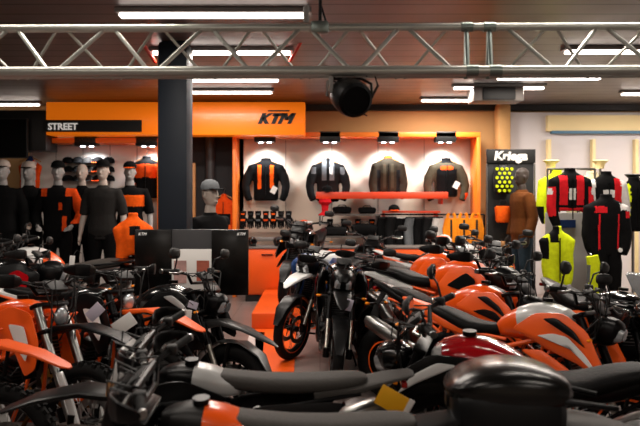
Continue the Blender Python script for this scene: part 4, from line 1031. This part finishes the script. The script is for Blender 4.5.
# ------------------------------------------------------------ mannequins
def body_pieces(m, grow=0, parts=('torso', 'arms', 'legs', 'head'), cut=None, arms='down', sleeve=1.0, hem=.86):
    r = (0, 1, 0); g = grow; mm = 'mannequin_pale'
    if 'torso' in parts:
        zs = [(.84, .15, .10), (.92, .175, .12), (1.02, .16, .11), (1.12, .145, .10), (1.25, .165, .115), (1.36, .19, .12), (1.43, .19, .10), (1.48, .12, .075)]
        zs = [q for q in zs if q[0] >= hem-.03]
        if g: zs = [(hem-.02, zs[0][1], zs[0][2])]+zs if zs[0][0] > hem-.02 else zs
        m.sweep([(0, 0, q[0]) for q in zs], [q[1]+g for q in zs], [q[2]+g for q in zs], mm, r, 2.3, 20)
        m.sweep([(0, .0, 1.44), (0, -.005, 1.52+(.0 if g else .06))], [.07+g, .055+g*.6], [.065+g, .058+g*.6], mm, r, 2, 14)
    if 'head' in parts:
        m.sweep([(0, -.02, 1.575), (0, -.025, 1.60), (0, -.015, 1.65), (0, 0, 1.71), (0, .005, 1.77), (0, .0, 1.81), (0, 0, 1.825)], [.03, .05, .066, .075, .072, .045, .015], [.04, .065, .085, .097, .093, .06, .02], mm, r, 2.1, 18)
        m.sweep([(0, -.095, 1.72), (0, -.115, 1.675), (0, -.1, 1.66)], [.010, .017, .012], [.012, .016, .01], mm, r, 2, 8)
        for s in (-1, 1):
            m.ball((s*.078, .005, 1.69), .026, mm, 10, 6, (.45, .7, 1.15))
            m.ball((s*.03, -.088, 1.705), .016, mm, 8, 6, (1.2, .5, .6))
        m.sweep([(-.025, -.093, 1.628), (0, -.1, 1.63), (.025, -.093, 1.628)], .010, .008, mm, (0, 0, 1), 2, 8)
    A = {'down': [(.185, 0, 1.42), (.235, .02, 1.28), (.265, .03, 1.12), (.28, -.01, 1.0), (.285, -.05, .87)],
         'bent': [(.185, 0, 1.42), (.24, .02, 1.28), (.29, .04, 1.13), (.27, -.08, 1.03), (.22, -.2, .97)]}[arms]
    if 'arms' in parts:
        n = max(2, int(round(len(A)*sleeve)))
        rad = [.055, .052, .045, .038, .028]
        for s in (-1, 1):
            pts = [(s*p[0], p[1], p[2]) for p in A[:n]]
            m.sweep([(s*.12, 0, 1.41)]+pts, [.05+g]+[q+g for q in rad[:n]], None, mm, r, 2, 12)
            if not g:
                w0 = Vector(pts[-1]); dr = (w0-Vector(pts[-2])).normalized(); pw = w0+dr*.09
                m.sweep([w0, w0+dr*.04, pw], [.018, .022, .02], [.026, .038, .04], mm, (0, 1, 0) if arms == 'down' else (0, 0, 1), 2.4, 10)
                for k in range(4):
                    o = Vector((0, (k-1.5)*.019, 0)) if arms == 'down' else Vector(((k-1.5)*.019, 0, 0)); L = (.06, .075, .07, .05)[k]
                    m.sweep([pw+o-dr*.01, pw+o+dr*L*.55, pw+o+dr*L*.95+Vector((-s*.014, 0, 0))], [.0095, .009, .007], None, mm, (0, 1, 0), 2, 8)
                th = w0+dr*.03+Vector((0, -.03, 0)) if arms == 'down' else w0+dr*.03+Vector((-s*.03, 0, 0))
                m.sweep([th, th+dr*.035+Vector((-s*.01, -.022, 0)), th+dr*.065+Vector((-s*.018, -.024, 0))], [.013, .011, .008], None, mm, r, 2, 8)
    if 'legs' in parts:
        for s in (-1, 1):
            m.sweep([(s*.085, 0, .92), (s*.092, 0, .8), (s*.10, -.01, .62), (s*.105, -.015, .48), (s*.11, .01, .34), (s*.115, .02, .12 if not g else .09)], [.09+g*.6, .088+g, .068+g, .055+g, .055+g, .038+g], [.1+g*.6, .095+g, .075+g, .06+g, .06+g, .042+g], mm, r, 2, 14)
            if not g: m.sweep([(s*.115, .06, .05), (s*.115, .02, .06), (s*.118, -.08, .04), (s*.12, -.16, .025)], [.03, .038, .045, .03], [.04, .055, .035, .02], mm, (0, 0, 1), 2.3, 12)
_bodies = {}
def mannequin(label, loc, rz=0, arms='down', skin='mannequin_grey', tops=None, top_paint=None, grow=.022, sleeve=1.0, hem=.80, legs='cloth_black', hat=None, brim=None, vest=None, group=None, hood=None, sc=1.0):
    t = thing('mannequin', label, 'mannequin', loc, rz, group); t.scale = (sc, sc, sc)
    key = (arms, skin)
    if key not in _bodies:
        m = MB(); body_pieces(m, 0, arms=arms); _bodies[key] = remeshed(m, 'figure', .0095, 3, t, None, [skin])
    else:
        o = _bodies[key].copy(); COL.objects.link(o); o.parent = t
    m = MB(); body_pieces(m, grow, ('torso', 'arms'), arms=arms, sleeve=sleeve, hem=hem)
    remeshed(m, 'jacket' if sleeve > .7 else 'shirt', .014, 3, t, top_paint, tops)
    m = MB(); body_pieces(m, .016, ('legs',)); m.sweep([(0, 0, .82), (0, 0, .9), (0, 0, .97)], [.18, .19, .175], [.12, .13, .12], 'cloth_black', (0, 1, 0), 2.2, 16)
    remeshed(m, 'trousers', .016, 2, t, None, [legs])
    if hat:
        m = MB()
        if hat == 'helmet':
            m.sweep([(0, -.0, 1.6), (0, 0, 1.66), (0, 0, 1.74), (0, .0, 1.82), (0, 0, 1.87)], [.09, .115, .125, .11, .04], [.12, .14, .15, .13, .05], 'cloth_black', (0, 1, 0), 2.1, 18)
            m.build('hood', t, sub=1)
        else:
            cap_mesh(m, (0, 0, 1.755), hat, brim or hat, .092 if not hood else .1); m.build('cap', t)
    m = MB(); m.cyl((0, .04, 0), (0, .04, .012), .17, 'steel', 24); m.build('base_plate', t)
    return t
PL = .30
pl = MB().box((-3.35, 9.75, PL/2), (3.6, 1.3, PL-.002), 'fixture_black', ch=.01).build('display_plinth')
tag(pl, 'low black plinth under the row of mannequins', 'plinth')
def mq(px, d): return (W(px, 0, d).x, d, PL)
GM = 'dressed mannequins in front of the white wall'
mannequin('mannequin in a plain black top and pale cap at the very edge of the view', mq(3, 9.25), .1, tops=['cloth_black'], top_paint=None, hat='mannequin_pale', brim='cloth_black', group=GM)
mannequin('mannequin in a black sweater and pale cap before the orange and white jacket', mq(29, 9.75), -.1, tops=['cloth_char'], hat='mannequin_pale', brim='cloth_black', group=GM)
mannequin('dark capped mannequin in a black jacket with orange shoulders and sleeve', mq(58, 9.5), .15, arms='bent', tops=['cloth_black', 'cloth_dorange', 'cloth_white'],
          top_paint=P_(('cloth_dorange', .12, .2, 1.36, 1.6), ('cloth_dorange', .2, .5, 1.0, 1.5, False), ('cloth_dorange', .03, .08, 1.18, 1.28, False, 0), ('cloth_dorange', .08, .13, .9, 1.1, False, 0), base='cloth_black'), hat='cloth_black', group=GM, hem=.78)
mannequin('bare headed pale mannequin in black, half hidden behind the grey shirted one', mq(82, 10.1), 0, skin='mannequin_pale', tops=['cloth_black'], group=GM)
mannequin('mannequin in a dark grey short sleeved shirt and dark cap', mq(103, 9.25), -.05, skin='mannequin_pale', tops=['cloth_tee'], sleeve=.6, hat='cloth_black', group=GM, hem=.82, grow=.02)
mannequin('mannequin in a black shirt with orange chest panel and orange cap, next to the pillar', mq(130, 9.75), .1, tops=['cloth_black', 'cloth_orange'], sleeve=.6,
          top_paint=P_(('cloth_orange', 0, .2, 1.22, 1.38, True, 0.05), base='cloth_black'), hat='cloth_black', brim='cloth_orange', group=GM)
mannequin('grey capped mannequin in dark clothes standing behind the display screens', (W(210, 0, 7.35).x, 7.35, 0), .9, skin='mannequin_pale', tops=['cloth_black', 'cloth_orange'],
          top_paint=P_(('cloth_orange', .2, .5, 1.0, 1.38, False), base='cloth_black'), hat='cloth_grey', brim='cloth_char', hood=1)
# ------------------------------------------------------------ triple display screen
def screens():
    d = 6.2; c = W(192, 0, d)
    t = thing('display_screens', 'folding display with two black side panels and a white framed picture between them', 'display', (c.x, d, 0))
    zt, zb = W(0, 229.5, d).z, W(0, 295, d).z; h = zt-zb; zc = (zt+zb)/2
    def X(px): return W(px, 0, d).x-c.x
    for a, b in ((135.5, 172), (212, 248.5)):
        f = MB().box(((X(a)+X(b))/2, 0, zc), (X(b)-X(a), .05, h), 'screen_black', ch=.006).build('side_screen', t)
        text_obj('logo', 'KTM', .035, (X(a)+.03 if a < 150 else X(b)-.10, -.027, zt-.05), (PI/2, 0, 0), 'sign_text', f, shear=.3, ext=.001)
    f = MB().box((0, .01, zc), (X(212)-X(172), .04, h), 'stand_grey', ch=.004).build('centre_board', t)
    z1, z0 = W(0, 249, d).z, W(0, 292, d).z
    pf = MB().box((0, -.014, (z1+z0)/2), (.35, .012, z1-z0), 'white_card', ch=.002).build('poster', t)
    m = MB(); m.box((-.10, -.022, (z1+z0)/2-.01), (.11, .004, .2), 'poster_pink'); m.box((.10, -.022, (z1+z0)/2-.01), (.11, .004, .2), 'poster_rust'); m.build('printed_picture', pf)
    m = MB(); m.box((0, .1, .6), (.06, .05, 1.1), 'dark_metal'); m.box((0, .1, .015), (.6, .5, .03), 'dark_metal', None, .006); m.build('stand', t)
    MB().box((X(150), .2, .62), (.26, .3, .36), 'orange_plastic', ch=.01).build('brochure_box', t)
    MB().box((X(150), .2, .22), (.2, .2, .44), 'fixture_black').build('brochure_post', t)
mat('poster_pink', 'b08a84', .5, noise=.5, nscale=20); mat('poster_rust', '9c5240', .5, noise=.6, nscale=18)
screens()
# orange jacket draped on a low stand beside the display
jacket('bright orange padded jacket draped on a low stand beside the black display panels', (W(133, 0, 7.6).x, 7.6, W(0, 216, 7.6).z), ['cloth_orange', 'cloth_char'],
       P_(('cloth_char', 0, .05, -.2, -.1, True, 0), base='cloth_orange'), w=.68, L=.42, splay=.17, dep=1.5, hang=False, rz=.4)
tag(MB().cyl((W(133, 0, 7.6).x, 7.62, 0), (W(133, 0, 7.6).x, 7.62, W(0, 216, 7.6).z-.05), .02, 'dark_metal').build('coat_stand'), 'thin dark post holding the bright orange padded jacket', 'stand')

# ------------------------------------------------------------ luggage banner
def banner():
    d = 10.2; a, b = W(487.5, 150, d), W(534, 150, d); w = b.x-a.x; cx = (a.x+b.x)/2; H = a.z
    t = thing('display_banner', 'tall black display stand with white lettering on its header and bags hung on it', 'display stand', (cx, d, 0))
    MB().box((0, .03, H/2), (w, .05, H), 'matte_black', ch=.006).build('board', t)
    m = MB()
    for s in (-1, 1): m.tube([(s*(w/2+.012), 0, 0), (s*(w/2+.012), 0, H-.2)], .012, 'steel')
    m.build('edge_tube', t)
    MB().box((0, -.0, H-.09), (w+.03, .06, .2), 'matte_black', ch=.006).build('header', t)
    text_obj('lettering', 'Kriega', .175, (-.255, -.036, H-.145), (PI/2, 0, 0), 'white_card', t, shear=.15, bold=.008, xs=1.06)
    text_obj('lettering', 'KRIEGA', .10, (.10, -.01, W(0, 253, d).z), (PI/2, -PI/2, 0), 'sign_text', t, bold=.004)
    MB().box((0, -.1, .02), (w+.1, .4, .04), 'fixture_black').build('foot', t)
    # things hung on it
    c = W(500.5, 179, d)
    bp = thing('backpack', 'black backpack patterned with neon yellow hexagons on the banner', 'backpack', (c.x, d-.125, c.z))
    MB().sweep([(0, 0, -.22), (0, 0, -.18), (0, -.02, 0), (0, 0, .16), (0, 0, .2)], [.09, .125, .14, .11, .05], [.05, .08, .09, .07, .04], 'matte_black', (0, 1, 0), 3, 18).build('body', bp)
    m = MB()
    for r_ in range(6):
        for q in range(3+(r_ % 2)):
            xx = (q-(1 if r_ % 2 == 0 else 1.5))*.07; zz = -.17+r_*.062
            if abs(xx) < .12: m.cyl((xx, -.075, zz), (xx, -.115+abs(xx)*.1, zz), .023, 'cloth_neon', 6)
    m.build('hexagon_patch', bp)
    m = MB()
    for s in (-1, 1): m.tube([(s*.06, -.02, .19), (s*.07, -.05, .25), (s*.03, .05, .28)], .012, 'matte_black')
    m.build('strap', bp)
    c = W(500.5, 214, d)
    bg = thing('tool_bag', 'orange bag with black base hung under the hexagon backpack', 'bag', (c.x, d-.125, c.z))
    MB().sweep([(0, 0, -.12), (0, 0, -.1), (0, -.01, .02), (0, 0, .1), (0, 0, .12)], [.08, .10, .11, .12, .09], [.04, .06, .07, .06, .04], 'cloth_orange', (0, 1, 0), 3, 16).paint(lambda c: 'matte_black' if c.z < -.115 else None).build('body', bg)
    MB().tube([(-.06, -.02, .11), (-.04, -.03, .2), (.04, -.03, .2), (.06, -.02, .11)], .01, 'matte_black').build('strap', bg)
    c = W(500, 244, d)
    b2 = thing('tool_bag', 'small tan bag near the foot of the banner', 'bag', (c.x, d-.125, c.z))
    MB().sweep([(-.09, 0, 0), (-.08, 0, 0), (0, 0, .0), (.08, 0, 0), (.09, 0, 0)], [.04, .06, .06, .06, .04], [.03, .05, .055, .05, .03], 'wood_tan', (0, 0, 1), 3, 14).build('body', b2)
    MB().tube([(-.05, -.02, .04), (0, -.02, .09), (.05, -.02, .04)], .007, 'matte_black').build('handle', b2)
banner()
mannequin('mannequin in a brown waxed jacket and blue-grey trousers before the black banner', (W(522, 0, 9.75).x, 9.75, W(0, 168, 9.75).z-1.82), -1.4, skin='mannequin_dark', tops=['cloth_brown'], legs='cloth_jean', hem=.78, grow=.03)
tag(MB().box((W(522, 0, 9.75).x, 9.75, (W(0, 168, 9.75).z-1.82)/2), (.42, .42, W(0, 168, 9.75).z-1.824), 'fixture_black', ch=.01).build('display_plinth'), 'small black block under the mannequin in the brown jacket', 'plinth')
# ------------------------------------------------------------ riding gear rack at right
def gear_rack():
    d = 8.9; a, b = W(548, 213, d), W(600, 213, d)
    t = thing('gear_rack', 'grey free standing rack panel under the red and white riding jacket', 'rack', ((a.x+b.x)/2, d, 0))
    w = b.x-a.x
    MB().box((0, .1, a.z/2+.02), (w, .05, a.z-.04), 'fixture_grey', ch=.008).build('panel', t)
    MB().box((0, .1, .03), (w+.05, .2, .06), 'fixture_black', ch=.01).build('foot', t)
    MB().box((-.1, .06, a.z-.14), (.28, .02, .1), 'cloth_blue').build('label_strip', t)
    m = MB()
    for s in (-1, 1): m.tube([(s*w*.46, .1, a.z-.1), (s*w*.46, .1, 2.02)], .014, 'steel')
    m.tube([(-w*.46, .1, 2.02), (w*.46, .1, 2.02)], .014, 'steel'); m.build('rail', t)
gear_rack()
cc = W(567, 171, 8.8)
def torso_stand(label, px, py, d, cap_m='cream'):
    c = W(px, py, d); t = thing('jacket_stand', label, 'stand', (c.x, d+.03, 0))
    MB().cyl((0, 0, 0), (0, 0, c.z+.0), .018, 'steel').build('post', t)
    MB().sweep([(0, 0, c.z-.06), (0, 0, c.z), (0, 0, c.z+.045), (0, 0, c.z+.055)], [.05, .06, .11, .08], [.05, .06, .1, .07], cap_m, (0, 1, 0), 2, 18).build('neck_cap', t)
    MB().cyl((0, 0, 0), (0, 0, .015), .2, 'dark_metal', 24).build('foot', t)
GR2 = 'leather jackets on the gear rack'
jacket('red, black and white leather jacket on the grey rack', (cc.x, 8.7, cc.z), ['cloth_black', 'cloth_red', 'cloth_white'],
       P_(('cloth_white', 0, .045, -.36, -.22, True, 0), ('cloth_red', .05, .15, -.42, -.06, True, 0), ('cloth_white', .24, .5, -.3, -.22), ('cloth_red', .2, .5, -.56, -.2), ('cloth_red', 0, .15, -.60, -.46, True, 0), base='cloth_black'), w=.92, L=.5, hang=False, group=GR2, splay=.25)
torso_stand('pale topped stand behind the red leather jacket', 552, 164, 9.35)
jacket('neon yellow and black jacket half hidden behind the red leather jacket', (W(557, 0, 9.3).x, 9.3, W(0, 172, 9.3).z), ['cloth_neon', 'cloth_black'],
       P_(('cloth_black', .0, .12, -.7, -.3), ('cloth_black', .2, .5, -.8, -.45), base='cloth_neon'), w=.85, L=.5, splay=.25, hang=False, group=GR2)
torso_stand('pale topped stand behind the white and black leather jacket', 601, 164, 9.3)
jacket('cream leather jacket half hidden behind the white and black one', (W(592, 0, 9.25).x, 9.25, W(0, 174, 9.25).z), ['cloth_cream', 'cloth_black'], P_(('cloth_black', 0, .06, -.7, -.1), base='cloth_cream'), w=.95, hang=False, group=GR2)
jacket('white, black and red leather jacket above the black suit', (W(606, 0, 8.75).x, 8.75, W(0, 174, 8.75).z), ['cloth_white', 'cloth_black', 'cloth_red'],
       P_(('cloth_white', 0, .07, -.3, -.2, True, 0), ('cloth_red', .07, .16, -.45, -.05, False, 0), ('cloth_black', 0, .16, -.8, 0.1), base='cloth_white'), w=.9, L=.55, splay=.25, hang=False, group=GR2)
jacket('neon and black textile jacket beyond the leather suit', (W(634, 0, 9.0).x, 9.0, W(0, 180, 9.0).z), ['cloth_black', 'cloth_neon'],
       P_(('cloth_neon', -.5, -.08, -.45, -.05, False), base='cloth_black'), w=1.0, hang=False, group=GR2)
torso_stand('plain stand holding the neon and black textile jacket', 634, 178, 9.05, 'matte_black')
# black suit on a mannequin frame
c = W(606, 197, 8.3)
t = thing('leather_suit', 'black leather suit with red piping and a red triangle, hung before the jackets', 'leather suit', (c.x, 8.3, c.z))
m = MB(); coat_pieces(m, .95, 1.1, .7, .24)
remeshed(m, 'jacket_body', .016, 3, t, P_(('cloth_red', .10, .125, -.75, -.2, True, 0), ('cloth_red', -.16, -.03, -.19, -.11, False, 0), ('cloth_white', .14, .26, -.16, -.08, False, 0), ('cloth_red', .2, .5, -.24, -.17, False, 0), base='cloth_black'), ['cloth_black', 'cloth_red', 'cloth_white'])
m = MB()
for s in (-1, 1): m.sweep([(s*.06, 0, -.62), (s*.085, 0, -.8), (s*.09, -.02, -1.05), (s*.09, 0, -1.32)], [.1, .1, .075, .06], [.09, .09, .07, .06], 'cloth_black', (0, 1, 0), 2.2, 14)
m.build('trousers', t)
MB().cyl((.12, -.11, -.62), (.12, -.125, -.62), .025, 'white_card', 16).build('badge', t)
MB().cyl((0, .1, -c.z), (0, .1, -.02), .02, 'dark_metal').build('post', t); MB().cyl((0, .1, -c.z), (0, .1, -c.z+.02), .2, 'dark_metal', 24).build('foot', t)
# neon jacket hung low and trousers
c = W(557, 229, 8.2)
t = jacket('neon yellow riding jacket with black shoulder hung low on the rack', (c.x, 8.2, c.z), ['cloth_neon', 'cloth_black', 'cloth_white'],
       P_(('cloth_black', -.3, -.12, -.35, -.1, False), ('cloth_black', -.1, .0, -.15, .1, False), base='cloth_neon'), w=.66, L=.70, splay=.18, hang=False)
tag(MB().cyl((c.x, 8.28, 0), (c.x, 8.28, c.z-.02), .016, 'steel').build('jacket_stand'), 'thin steel post behind the low neon yellow jacket', 'stand')
c = W(592, 256, 8.0)
t = thing('trousers', 'neon yellow trouser leg hanging beside the black leather suit', 'trousers', (c.x, 8.0, c.z))
MB().sweep([(0, 0, 0), (.02, 0, -.1), (-.0, 0, -.3), (.03, 0, -.5), (.04, 0, -.62)], [.07, .075, .06, .05, .04], [.04, .05, .045, .04, .03], 'cloth_neon', (0, 1, 0), 2.4, 14).paint(lambda c: 'cloth_grey' if (c.x < -.035 and c.z < -.15) else None).build('leg', t)
MB().tube([(0, .0, .0), (0, .06, .03), (0, .07, -c.z)], .01, 'steel').build('post', t)
c = W(567, 295, 8.08)
t = thing('price_card', 'pale lilac price card hanging from the hem of the low neon yellow jacket', 'card', (c.x, 8.08, c.z))
MB().box((0, 0, 0), (.15, .004, .22), 'lilac_card', Matrix.Rotation(-.3, 3, 'Y')).build('card', t)
MB().tube([(-.03, 0, .10), (-.04, .03, .2), (-.06, .10, .27)], .004, 'matte_black').build('string', t)
